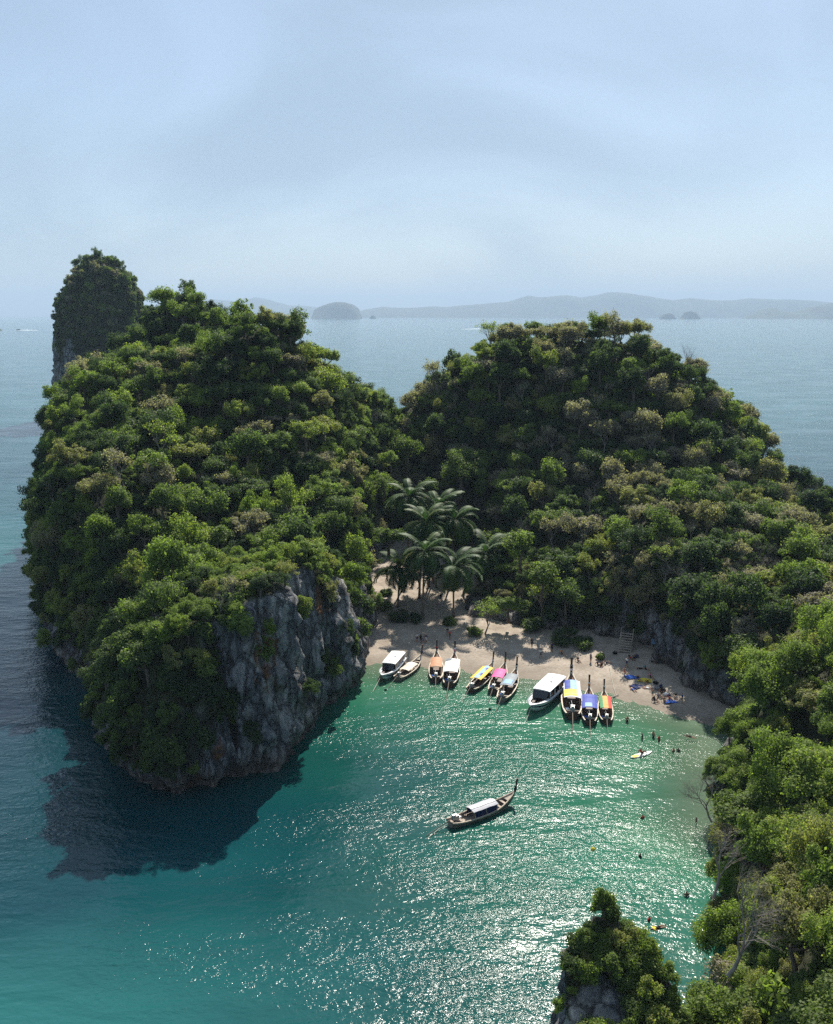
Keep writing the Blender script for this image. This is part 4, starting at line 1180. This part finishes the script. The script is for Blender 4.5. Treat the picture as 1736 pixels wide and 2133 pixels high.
def speedboat(A, B, label, big=True, vests=False):
    d = math.dist(A, B); ang = math.atan2(B[1] - A[1], B[0] - A[0])
    t0 = empty('speedboat', ((A[0] + B[0]) / 2, (A[1] + B[1]) / 2, 0.0), ang, d / 10.0)
    set_props(t0, label, 'boat', 'white speedboats by the beach')
    n = 20
    def w(t): return 1.5 * (1 - (max(0, t - .5) / .5) ** 2.6) * (.94 + .06 * min(1, t / .3)) + .02
    def gz(t): return 1.0 + .45 * max(0, (t - .35) / .65) ** 1.5
    def kz(t): return -.45 + 1.3 * max(0, (t - .72) / .28) ** 2
    def ring(t, f0, f1):
        x = -5 + 10 * t + .35 * t * f1
        return [(x, s * w(t) * (.72 + .28 * f ** .6), kz(t) * (1 - f) + gz(t) * f) for s, f in ((-1, f1), (-1, f0), (1, f0), (1, f1))]
    hull, stripe = MB(), MB()
    secs = []
    for i in range(n + 1):
        t = i / n; x = -5 + 10 * t; sec = []
        for u in (-1, -.9, -.75, -.5, 0, .5, .75, .9, 1):
            au = abs(u); s = -1 if u < 0 else 1
            f = au ** 2.0
            sec.append((x + .5 * t * f, s * w(t) * (au ** .6) * (.80 + .20 * f) if u else 0, kz(t) + (gz(t) - kz(t)) * f))
        secs.append(sec)
    hull.grid(secs); hull.add(secs[0], [tuple(range(9))])
    hull.build('hull', M_WHITE, t0, True)
    for s in (-1, 1):
        P = []
        for z0, z1_ in ((.62, 0), (.80, 0)):
            P.append([(-5 + 10 * i / n + .5 * i / n * z0 + .015, s * (w(i / n) * (z0 ** .3) * (.80 + .20 * z0) + .018), kz(i / n) + (gz(i / n) - kz(i / n)) * z0) for i in range(n + 1)])
        MB().grid(P).build('hull_stripe', M_NAVY, t0)
        MB().tube([(-5 + 10 * i / n + .5 * i / n, s * w(i / n), gz(i / n) + .03) for i in range(n + 1)], .06, 6).build('rub_rail', ROOFM['grey'], t0)
    # deck: side decks and foredeck round an open bow cockpit
    dk = MB()
    for i in range(n):
        ta, tb = i / n, (i + 1) / n
        inner = lambda t: (w(t) * (.78 if t < .6 else .62)) if .05 < t < .86 else 0.0
        for s in (-1, 1):
            dk.add([(-5 + 10 * ta + .5 * ta, s * w(ta), gz(ta)), (-5 + 10 * tb + .5 * tb, s * w(tb), gz(tb)), (-5 + 10 * tb + .5 * tb, s * inner(tb), gz(tb) + .03), (-5 + 10 * ta + .5 * ta, s * inner(ta), gz(ta) + .03)], [(0, 1, 2, 3) if s < 0 else (3, 2, 1, 0)])
    dk.build('deck', M_WHITE, t0)
    MB().grid([[(-4.5 + 8.4 * i / 12, s * w(.04 + .84 * i / 12) * .72, .45 + .25 * max(0, i / 12 - .6)) for s in (-1, 0, 1)] for i in range(13)]).build('cockpit_floor', M_INT, t0)
    for s in (-1, 1): MB().box((2.7, s * .55, .98), (1.5, .38, .14), s * -.16).build('bow_seat', M_INT, t0)
    # cabin
    x0, x1 = -4.2, 1.3
    ws = [[(x1 + .95, y, 1.32 - .1 * abs(y)) for y in (-1.0, -.5, 0, .5, 1.0)], [(x1 + .1, y * .95, 2.18) for y in (-1.1, -.5, 0, .5, 1.1)]]
    MB().grid(ws).build('windscreen', M_GLASS, t0)
    for s in (-1, 1):
        P = [[(x, s * 1.22, 1.12) for x in np.linspace(x0, x1 + .3, 8)], [(x, s * 1.15, 2.16) for x in np.linspace(x0, x1 + .05, 8)]]
        sw = MB().grid(P).build('side_window', M_GLASS, t0)
        for x in (x0 + .1, -2.2, -.4, x1): MB().tube([(x, s * 1.25, 1.05), (x, s * 1.17, 2.2)], .05, 6).build('cabin_post', M_WHITE, t0)
    rf = MB(); rows = []
    top, botm = [], []
    for i in range(9):
        x = x0 - .3 + (x1 + .55 - x0) * i / 8; wd = 1.32 - .10 * (i / 8) ** 3
        top.append([(x, y * wd, 2.34 - .10 * abs(y) ** 3 - .06 * (i / 8) ** 4) for y in np.linspace(-1, 1, 7)]); botm.append([(x, y * wd, 2.2 - .06 * (i / 8) ** 4) for y in np.linspace(-1, 1, 7)])
    rf.grid(top); rf.grid([r_[::-1] for r_ in botm]); rf.grid([botm[0], top[0]]); rf.grid([top[-1], botm[-1]]); rf.grid([[r_[0] for r_ in top], [r_[0] for r_ in botm]]); rf.grid([[r_[-1] for r_ in botm], [r_[-1] for r_ in top]])
    ro = rf.build('roof', M_WHITE, t0)
    for k in range(3): MB().box((-3.2 + 1.7 * k, .45 * (k % 2) - .2, 2.38), (.45, .3, .05), .2).build('roof_hatch', ROOFM['grey'] if k == 1 else ROOFM['white'], ro)
    for y in ((-.55, .55) if not big else (-.8, 0, .8)):
        om = MB().box((-5.35, y, 1.0), (.62, .42, .62), taper=.75); om.box((-5.3, y, .4), (.28, .18, .9)); om.box((-5.42, y, -.2), (.4, .1, .2))
        om.build('outboard_motor', M_BLACK if big else ROOFM['white'], t0)
    if vests:
        for k in range(4): MB().box((-4.75, -.9 + .55 * k, 1.28 + .05 * (k % 2)), (.42, .45, .32), .3 * k, taper=.8).build('life_vest', M_CLOTH['orange' if k % 2 else 'red'], t0)
    MB().tube([(3.2, -.95, 1.45), (4.6, -.55, 1.62), (5.25, 0, 1.68), (4.6, .55, 1.62), (3.2, .95, 1.45)], .03, 5).build('bow_rail', M_STEEL, t0)
    return t0
speedboat(*ends(z1, (420, 920), (285, 1065), .8, 1.1), 'smaller white speedboat moored closest to the left cliff', False)
speedboat(*ends(z1, (1690, 1130), (1475, 1320), .8, 1.1), 'large white speedboat with navy stripe and orange vests astern', True, True)

# ferries far out and their wakes
M_FOAM = mat_plain('foam', (.62, .68, .70), .9, .1, .2, .05)
def ferry(px, py, L_, rz, label):
    X_, Y_ = ground(px, py)
    t0 = empty('ferry', (X_, Y_, 0), rz, L_ / 10)
    set_props(t0, label, 'boat', 'boats far out at sea')
    secs = [[(-5 + 10 * i / 10, s * 1.1 * (1 - max(0, i / 10 - .6) ** 2 * 6), z) for s, z in ((-1, .9 + .05 * i / 10 * 6), (-.8, -.4), (.8, -.4), (1, .9 + .05 * i / 10 * 6))] for i in range(11)]
    m = MB().grid(secs); m.add(secs[0], [(0, 1, 2, 3)]); m.build('hull', M_GREYW, t0)
    MB().box((-1.6, 0, 1.35), (5.6, 1.7, .9)).build('cabin', M_NAVY, t0)
    MB().box((-1.2, 0, 1.92), (3.6, 1.5, .22)).build('roof', ROOFM['grey'], t0)
    MB().tube([(-.4, 0, 2.0), (-.4, 0, 3.0)], .05, 5).build('mast', M_GREYW, t0)
ferry(1015, 683, 34, .05, 'dark ferry crossing the open sea below the far hills')
ferry(38, 687, 15, math.pi, 'tiny boat on the sea at the far left')
def wake(pix, w, label):
    P = [ground(*q) for q in pix]; rows = []
    for k, (x, y) in enumerate(P): rows.append([(x, y - w[k], .12), (x, y, .22), (x, y + w[k], .12)])
    o = MB().grid(rows).build('wake_foam', M_FOAM); o['kind'] = 'stuff'; o['label'] = label
wake([(1003, 684.6), (985, 685), (960, 685.6)], (55, 38, 10), 'white wake foam behind the ferry')
wake([(44, 687.5), (80, 688), (10, 688)][:2], (40, 12), 'white wake foam behind the tiny boat')

# ------------------------------------------------------------------ people
def person_meshes():
    def build(name, joints, bones):
        me = bpy.data.meshes.new(name); me.from_pydata([j[0] for j in joints], bones, [])
        o = bpy.data.objects.new(name, me); COL.objects.link(o)
        o.modifiers.new('s', 'SKIN').use_smooth_shade = True
        for k, j in enumerate(joints):
            r_ = j[1]; me.skin_vertices[0].data[k].radius = (r_, r_) if not isinstance(r_, tuple) else r_
            me.skin_vertices[0].data[k].use_root = (k == 0)
        sb = o.modifiers.new('sub', 'SUBSURF'); sb.levels = 1; sb.render_levels = 1
        dg = bpy.context.evaluated_depsgraph_get()
        em = bpy.data.meshes.new_from_object(o.evaluated_get(dg))
        em.name = name
        J = [(Vector(joints[a][0]).lerp(Vector(joints[b][0]), u), joints[b][2] if u > .5 else joints[a][2]) for a, b in bones for u in (.0, .25, .5, .75, 1.0)]
        idx_ = []
        for p in em.polygons:
            c = p.center; best = min(J, key=lambda q_: (q_[0] - c).length_squared)[1]
            idx_.append(best)
        bpy.data.objects.remove(o)
        return em, idx_
    SK, TOP, BOT, HAIR = 0, 1, 2, 3
    out = {}
    bones = [(0, 1), (1, 2), (2, 3), (3, 4), (1, 5), (5, 6), (6, 7), (7, 8), (1, 9), (9, 10), (10, 11), (11, 12), (0, 13), (13, 14), (14, 15), (15, 16), (0, 17), (17, 18), (18, 19), (19, 20)]
    def body(pel, ch, nk, hd, tp, la, ra, ll, rl):
        j = [(pel, (.15, .11), BOT), (ch, (.165, .12), TOP), (nk, .06, SK), (hd, .088, SK), (tp, .095, HAIR)]
        for arm in (la, ra): j += [(arm[0], .062, TOP), (arm[1], .048, SK), (arm[2], .038, SK), (arm[3], .03, SK)]
        for leg in (ll, rl): j += [(leg[0], .095, BOT), (leg[1], .068, SK), (leg[2], .045, SK), (leg[3], .035, SK)]
        return j
    st = lambda s, a=0, b=0: [(s * .19, 0, 1.37), (s * .25, .02 + a, 1.10), (s * .27, -.06 + a * 2, .87), (s * .27, -.10 + a * 2, .78)]
    lg = lambda s, a=0: [(s * .095, 0, .86), (s * .11, -.02 + a * .5, .48), (s * .11, .03 + a, .10), (s * .12, -.12 + a, .05)]
    out['stand'] = build('person_stand', body((0, 0, .95), (0, .01, 1.26), (0, 0, 1.44), (0, -.01, 1.53), (0, 0, 1.63), st(-1), st(1), lg(-1), lg(1)), bones)
    out['walk'] = build('person_walk', body((0, 0, .93), (0, -.03, 1.24), (0, -.05, 1.42), (0, -.07, 1.51), (0, -.06, 1.61), st(-1, -.12), st(1, .12), lg(-1, .26), lg(1, -.22)), bones)
    sa = lambda s: [(s * .19, .16, .58), (s * .27, .30, .36), (s * .27, .36, .12), (s * .27, .32, .05)]
    sl = lambda s, k: [(s * .10, -.06, .14), (s * .17, -.42, .40 * k + .1), (s * .14, -.78, .08), (s * .14, -.92, .10)]
    out['sit'] = build('person_sit', body((0, 0, .15), (0, .12, .46), (0, .14, .65), (0, .12, .74), (0, .13, .84), sa(-1), sa(1), sl(-1, 1), sl(1, .3)), bones)
    ly = lambda s: [(s * .2, .42, .14), (s * .34, .30, .10), (s * .30, .05, .09), (s * .28, -.03, .08)]
    ll_ = lambda s: [(s * .10, -.06, .13), (s * .14, -.46, .14), (s * .14, -.86, .08), (s * .15, -.93, .14)]
    out['lie'] = build('person_lie', body((0, 0, .14), (0, .33, .15), (0, .52, .15), (0, .62, .15), (0, .72, .15), ly(-1), ly(1), ll_(-1), ll_(1)), bones)
    return out
POSES = person_meshes()
_pm = {}
def person(px, py, pose, top, bot, label, rz=0.0, water=False, z=None, s=1.0, skin=0, hair=0):
    key = (pose, top, bot, skin, hair)
    if key not in _pm:
        em, idx_ = POSES[pose]; me = em.copy(); me.name = 'person'
        me.materials.clear()
        for m in (M_SKIN[skin], M_CLOTH[top] if top != 'skin' else M_SKIN[skin], M_CLOTH[bot], M_HAIR[hair]): me.materials.append(m)
        me.polygons.foreach_set('material_index', idx_); me.update(); _pm[key] = me
    if z is not None: X_, Y_ = ground(px, py, 0.0); Z_ = z
    else: X_, Y_, Z_ = on_beach(px, py)
    o = share('person', _pm[key], None, (X_, Y_, Z_), (0, 0, rz), (s, s, s))
    set_props(o, label, 'person', 'bathers in the water' if water else 'people on the beach')
    return o
P = person
# left: under the palms and near the boats
P(*z1(560, 800), 'stand', 'white', 'navy', 'person in white shirt standing left in the group behind the boats', .4)
P(*z1(590, 806), 'stand', 'black', 'black', 'person in black standing in the group behind the boats', 2.6, skin=1)
P(*z1(612, 812), 'walk', 'grey', 'blue', 'person in grey shirt walking in the group behind the boats', 1.2)
P(*z1(632, 805), 'stand', 'navy', 'white', 'person in navy top and white shorts right in the group', -.6, hair=1)
P(*z1(803, 752), 'stand', 'black', 'grey', 'person in black top standing on sunlit sand behind white-roofed boat', .2, skin=1)
P(*z1(822, 778), 'walk', 'red', 'black', 'person in red top walking on sunlit sand behind white-roofed boat', 2.2)
P(*z1(750, 472), 'walk', 'black', 'navy', 'person in dark clothes walking up the path between the palms', .1, skin=1)
P(*z1(728, 540), 'stand', 'pink', 'grey', 'person in pink top standing below the palms', 3.0, hair=1)
P(*z1(575, 352), 'stand', 'grey', 'black', 'person in grey top at the back of the palm grove', .9)
P(*z1(645, 356), 'stand', 'black', 'black', 'person in black at the back of the palm grove', -1.2, skin=1)
P(*z1(480, 352), 'stand', 'white', 'blue', 'person in white top far back left under the palms', 1.2)
P(*z1(530, 356), 'walk', 'orange', 'navy', 'person in orange top far back under the palms', 2.0)
# beach, right
P(*z2(90, 318), 'stand', 'black', 'black', 'person in black standing in tree shade at the beach back', .5, skin=1)
P(*z2(162, 406), 'walk', 'white', 'black', 'person in white shirt walking on the open sand', 1.0)
P(*z2(250, 356), 'stand', 'navy', 'black', 'person in navy standing at the edge of the shrubs', 2.4, skin=1)
P(*z2(460, 430), 'sit', 'black', 'navy', 'person in black sitting alone near the shrub', .3)
P(*z2(618, 465), 'sit', 'navy', 'grey', 'person in navy sitting left of the pair by the small shrub', .6)
P(*z2(650, 468), 'sit', 'skin', 'black', 'person in black shorts sitting right of the pair by small shrub', -.4, skin=1)
P(*z2(685, 448), 'sit', 'grey', 'navy', 'person in grey sitting just beyond the small shrub', 1.4)
P(*z2(875, 408), 'sit', 'black', 'red', 'person in black top sitting left below the wooden steps', .8)
P(*z2(905, 412), 'sit', 'skin', 'navy', 'person in navy shorts sitting right below the wooden steps', -.3, skin=1)
P(*z2(848, 478), 'walk', 'white', 'navy', 'person in white top walking between the mats', 1.9, hair=1)
P(*z2(832, 522), 'sit', 'skin', 'red', 'person in red swimwear sitting left of the blue mat', .2)
P(*z2(960, 492), 'lie', 'black', 'black', 'person in black lying on the sand above the mats', 1.4)
P(*z2(1000, 496), 'sit', 'teal', 'black', 'person in teal top sitting beside the lying person', .5)
P(*z2(1050, 440), 'sit', 'grey', 'black', 'person in grey sitting at the cliff foot', .9, skin=1)
P(*z2(942, 580), 'sit', 'black', 'blue', 'person in black top sitting beside the blue mat', .4)
P(*z2(1015, 600), 'sit', 'yellow', 'black', 'person in yellow top sitting by the yellow mat', -.7)
P(*z2(1010, 648), 'lie', 'skin', 'white', 'person in white swimwear lying below the yellow mat', 1.2)
P(*z2(1056, 712), 'stand', 'skin', 'teal', 'child in teal swimwear standing on the lower sand', .3, s=.75)
P(*z2(1072, 748), 'sit', 'black', 'black', 'person in black sitting beside the standing child', .6)
P(*z2(1120, 688), 'sit', 'skin', 'black', 'person in black swimwear sitting near the dark bags', 1.5, skin=1)
P(*z2(1190, 728), 'sit', 'navy', 'red', 'person in navy top on the lowest blue mat, left', .2)
P(*z2(1238, 722), 'sit', 'black', 'white', 'person in black top on the lowest blue mat, right', -.2, hair=1)
P(*z2(1100, 715), 'sit', 'white', 'navy', 'person in white top sitting left of the pale bag', .9)
P(*z2(1150, 752), 'sit', 'skin', 'green', 'person in green swimwear sitting just above the waterline', .2)
P(*z2(1290, 770), 'stand', 'blue', 'black', 'person in blue top standing at the far right beach end', 1.2)
P(*z2(1040, 560), 'sit', 'pink', 'black', 'person in pink top sitting right of the yellow mat', .4, hair=1)
P(*z2(900, 660), 'lie', 'skin', 'blue', 'person in blue swimwear lying left of the dark blue mat', .3)
P(*z2(560, 440), 'stand', 'grey', 'navy', 'person in grey top standing behind the small shrub', 2.0)
P(*z2(330, 372), 'sit', 'orange', 'black', 'person in orange top sitting under the overhanging shrubs', .5)
# in the water
P(*z2(852, 915), 'stand', 'skin', 'black', 'bather in black swimwear wading beside the striped-roof boat', .2, True, z=-.75)
P(*z2(972, 1052), 'stand', 'black', 'black', 'bather in black top wading nearest the paddle board', 1.2, True, z=-.8, skin=1)
P(*z2(1062, 1038), 'stand', 'skin', 'navy', 'bather standing taller of the two beyond the paddle board', 2.0, True, z=-.7)
P(*z2(1106, 1064), 'stand', 'red', 'black', 'bather in red top wading right of the paddle board', .8, True, z=-.85)
P(*z2(1222, 1150), 'stand', 'skin', 'black', 'left swimmer of the close pair near the headland', .6, True, z=-1.15)
P(*z2(1262, 1150), 'stand', 'black', 'black', 'right swimmer of the close pair near the headland', -.6, True, z=-1.15, skin=1)
P(*z2(1352, 1032), 'lie', 'black', 'black', 'swimmer in black floating flat in the shaded shallows', 1.0, True, z=-.12)
P(*z7(670, 1078), 'stand', 'red', 'black', 'swimmer in red top alone amid the sun glitter', .4, True, z=-1.2)
P(*z7(945, 1092), 'stand', 'skin', 'black', 'swimmer close to the headland trees in green water', 1.4, True, z=-1.2, skin=1)
P(*z7(657, 1278), 'stand', 'black', 'navy', 'swimmer in black amid glitter below the red-topped one', 2.0, True, z=-1.2)
P(*z7(895, 1478), 'stand', 'skin', 'black', 'dark swimmer beside the bare overhanging branches', .1, True, z=-1.1, skin=1)
P(*z7(703, 1602), 'stand', 'red', 'red', 'swimmer in red right of the rock stack', .8, True, z=-1.2)
P(*z7(745, 1642), 'lie', 'yellow', 'black', 'snorkeller in yellow top floating near the rock stack', 1.9, True, z=-.1)
# paddle board
bX, bY = ground(*z2(966, 1180)); ba = math.atan2(*(lambda a, b: (b[1] - a[1], b[0] - a[0]))(ground(*z2(900, 1195)), ground(*z2(1035, 1155))))
pb = empty('paddle_board', (bX, bY, .10), ba); set_props(pb, 'white and yellow paddle board carrying a kneeling paddler', 'paddle board')
rows = [[(x, s * .42 * (1 - abs(x / 1.85) ** 2.6), .06 * abs(x / 1.85) ** 3 + dz) for s in (-1, -.5, 0, .5, 1)] for dz in (0,) for x in np.linspace(-1.85, 1.85, 15)]
low = [[(p[0], p[1], p[2] - .12) for p in r_] for r_ in rows]
m = MB().grid(rows); m.grid([r_[::-1] for r_ in low]); m.grid([[r_[0] for r_ in low], [r_[0] for r_ in rows]]); m.grid([[r_[-1] for r_ in rows], [r_[-1] for r_ in low]]); m.build('board', ROOFM['white'], pb)
MB().grid([[(x, y, .012 + .06 * abs(x / 1.85) ** 3) for y in (-.26, 0, .26)] for x in np.linspace(-1.5, -.5, 6)]).build('deck_pad', ROOFM['yellow'], pb)
o = person(*z2(966, 1180), 'sit', 'red', 'black', 'person in red top sitting on the paddle board', ba + 1.57, True, z=.12, skin=1)

# ------------------------------------------------------------------ things on the sand
def mat_cloth(px, py, col, rz, label, a=1.9, b=1.2):
    X_, Y_, Z_ = on_beach(px, py); o = empty('beach_mat', (X_, Y_, Z_ + .06), rz); set_props(o, label, 'mat', 'beach mats')
    rows = [[(x, y, .05 * math.sin(x * 5 + y * 3)) for y in np.linspace(-b / 2, b / 2, 7)] for x in np.linspace(-a / 2, a / 2, 9)]
    m = MB().grid(rows); m.grid([[(p[0], p[1], p[2] - .03) for p in r_][::-1] for r_ in rows]); m.build('cloth', M_CLOTH[col], o)
    MB().tube([(-a / 2 + .05, -b / 2, .03), (-a / 2 + .05, b / 2, .03)], .05, 6).build('hem', M_CLOTH[col], o)
mat_cloth(*z2(893, 555), 'blue', .2, 'blue mat spread nearest the steps side', 2.2, 1.5)
mat_cloth(*z2(992, 582), 'yellow', -.3, 'yellow mat spread between the blue ones', 2.2, 1.5)
mat_cloth(*z2(938, 628), 'navy', .5, 'dark blue mat spread below the others', 2.2, 1.6)
mat_cloth(*z2(1215, 752), 'blue', .1, 'blue mat spread at the cliff foot near the water', 2.4, 1.2)
def bag(px, py, col, label, s=1.0):
    X_, Y_, Z_ = on_beach(px, py); o = empty('beach_bag', (X_, Y_, Z_), px, s); set_props(o, label, 'bag', 'bags on the beach')
    MB().tube([(-.4, 0, .2), (-.36, 0, .22), (0, 0, .26), (.36, 0, .22), (.4, 0, .2)], [.06, .2, .25, .2, .06], 8).build('body', M_CLOTH[col], o, True)
    MB().tube([(-.25, 0, .42), (-.12, 0, .60), (.12, 0, .60), (.25, 0, .42)], .025, 5).build('strap', M_CLOTH['black'], o)
for x, y, c, lab in [(755, 372, 'black', 'black bag lying left of the wooden steps'), (1080, 612, 'black', 'black bag nearest the yellow mat'), (1122, 640, 'navy', 'navy bag by the cliff foot, upper'), (1090, 655, 'grey', 'grey bag below the black one'), (1140, 672, 'black', 'black bag by the cliff foot, lower'), (1165, 705, 'white', 'pale bag left of the lowest blue mat'), (925, 400, 'navy', 'navy bag beside the sitters under the steps')]: bag(*z2(x, y), c, lab)
# wooden steps
X_, Y_, Z_ = on_beach(*z2(830, 362)); stp = empty('wooden_steps', (X_, Y_, Z_), -.35); set_props(stp, 'wooden steps climbing from the sand to the dark cliff foot', 'steps')
for s in (-1, 1): MB().tube([(s * .95, 0, .02), (s * .95, 2.9, 2.5)], .09, 4).build('stringer', M_PALEWOOD, stp)
tread = MB().box((0, 0, 0), (1.8, .32, .06)).mesh('tread', M_PALEWOOD)
for k in range(8): share('tread', tread, stp, (0, .2 + .36 * k, .22 + .31 * k))
for s in (-1, 1): MB().tube([(s * .98, .2, 1.1), (s * .98, 2.9, 3.3)], .045, 5).build('handrail', M_PALEWOOD, stp)
# sign board at the cliff foot
X_, Y_, Z_ = on_beach(*z2(1066, 330)); sb_ = empty('notice_board', (X_, Y_, Z_), .3); set_props(sb_, 'pale notice board standing at the cliff foot', 'sign')
MB().box((0, 0, 1.3), (1.0, .05, .9)).build('panel', ROOFM['sky'], sb_)
for s in (-1, 1): MB().tube([(s * .42, .05, -.1), (s * .42, .05, 1.75)], .04, 5).build('post', M_PALEWOOD, sb_)
# ropes
def rope(pts, label, r_=.045):
    set_props(MB().tube(pts, r_, 5).build('mooring_rope', M_ROPE), label, 'rope', 'mooring ropes')
g3 = lambda f, x, y, z: (*ground(*f(x, y), z), z)
rope([g3(z1, 278, 1055, 1.1), g3(z1, 240, 1130, .4), g3(z1, 205, 1195, .02)], 'mooring rope running from the small speedboat bow')
rope([g3(z1, 1470, 1325, 1.2), g3(z1, 1450, 1380, .5), g3(z1, 1425, 1440, .02)], 'mooring rope running from the large speedboat bow')
rope([g3(z3, 300, 800, .5), g3(z3, 170, 880, .1), g3(z3, 30, 995, .02)], "anchor rope trailing from the lone boat's stern")
bp = [on_beach(*z2(x, y)) for x, y in ((710, 480), (728, 560), (742, 630), (765, 705))]
rope([(x, y, z + .05) for x, y, z in bp], 'dark mooring rope lying across the sand by striped boat', .05)
X_, Y_, Z_ = on_beach(*z2(765, 712)); an = empty('anchor', (X_, Y_, Z_ + .1), .6); set_props(an, 'dark anchor lying at the rope end on sand', 'anchor')
MB().tube([(-.6, 0, 0), (.5, 0, .1)], .06, 6).build('shank', M_BLACK, an); MB().tube([(-.5, -.4, .1), (-.65, 0, 0), (-.5, .4, .1)], [.03, .07, .03], 6).build('flukes', M_BLACK, an)
# buoys
def buoy(px, py, col, label, s=1.0):
    X_, Y_ = ground(px, py); o = empty('buoy', (X_, Y_, 0), 0, s); set_props(o, label, 'buoy', 'buoys in the bay')
    MB().tube([(0, 0, -.3), (0, 0, -.15), (0, 0, .1), (0, 0, .32), (0, 0, .42)], [.1, .32, .38, .22, .06], 10).build('float', M_CLOTH[col], o, True)
    MB().tube([(0, 0, .4), (0, 0, .62)], .035, 5).build('ring', M_BLACK, o)
buoy(*z7(415, 1240), 'yellow', 'yellow buoy floating in the glittering middle of the bay', .65)
buoy(*z1(308, 1182), 'black', 'small dark buoy floating below the small speedboat', .6)
buoy(*z1(1143, 1338), 'black', 'small dark buoy floating left of the large speedboat', .6)

# ------------------------------------------------------------------ haze
hz = MB().box((0, 16500, 350 - 12.5), (71000, 36000 + 2000, 725)).build('haze', [])
hm, hn_, hl, ho = new_mat('haze_air')
pv_ = hn_.new('ShaderNodeVolumePrincipled')
pv_.inputs['Color'].default_value = (.60, .79, 1.0, 1)
pv_.inputs['Density'].default_value = 8e-5
pv_.inputs['Anisotropy'].default_value = 0.0
hl.new(pv_.outputs[0], ho.inputs['Volume'])
hz.data.materials.clear(); hz.data.materials.append(hm)
hz['kind'] = 'stuff'
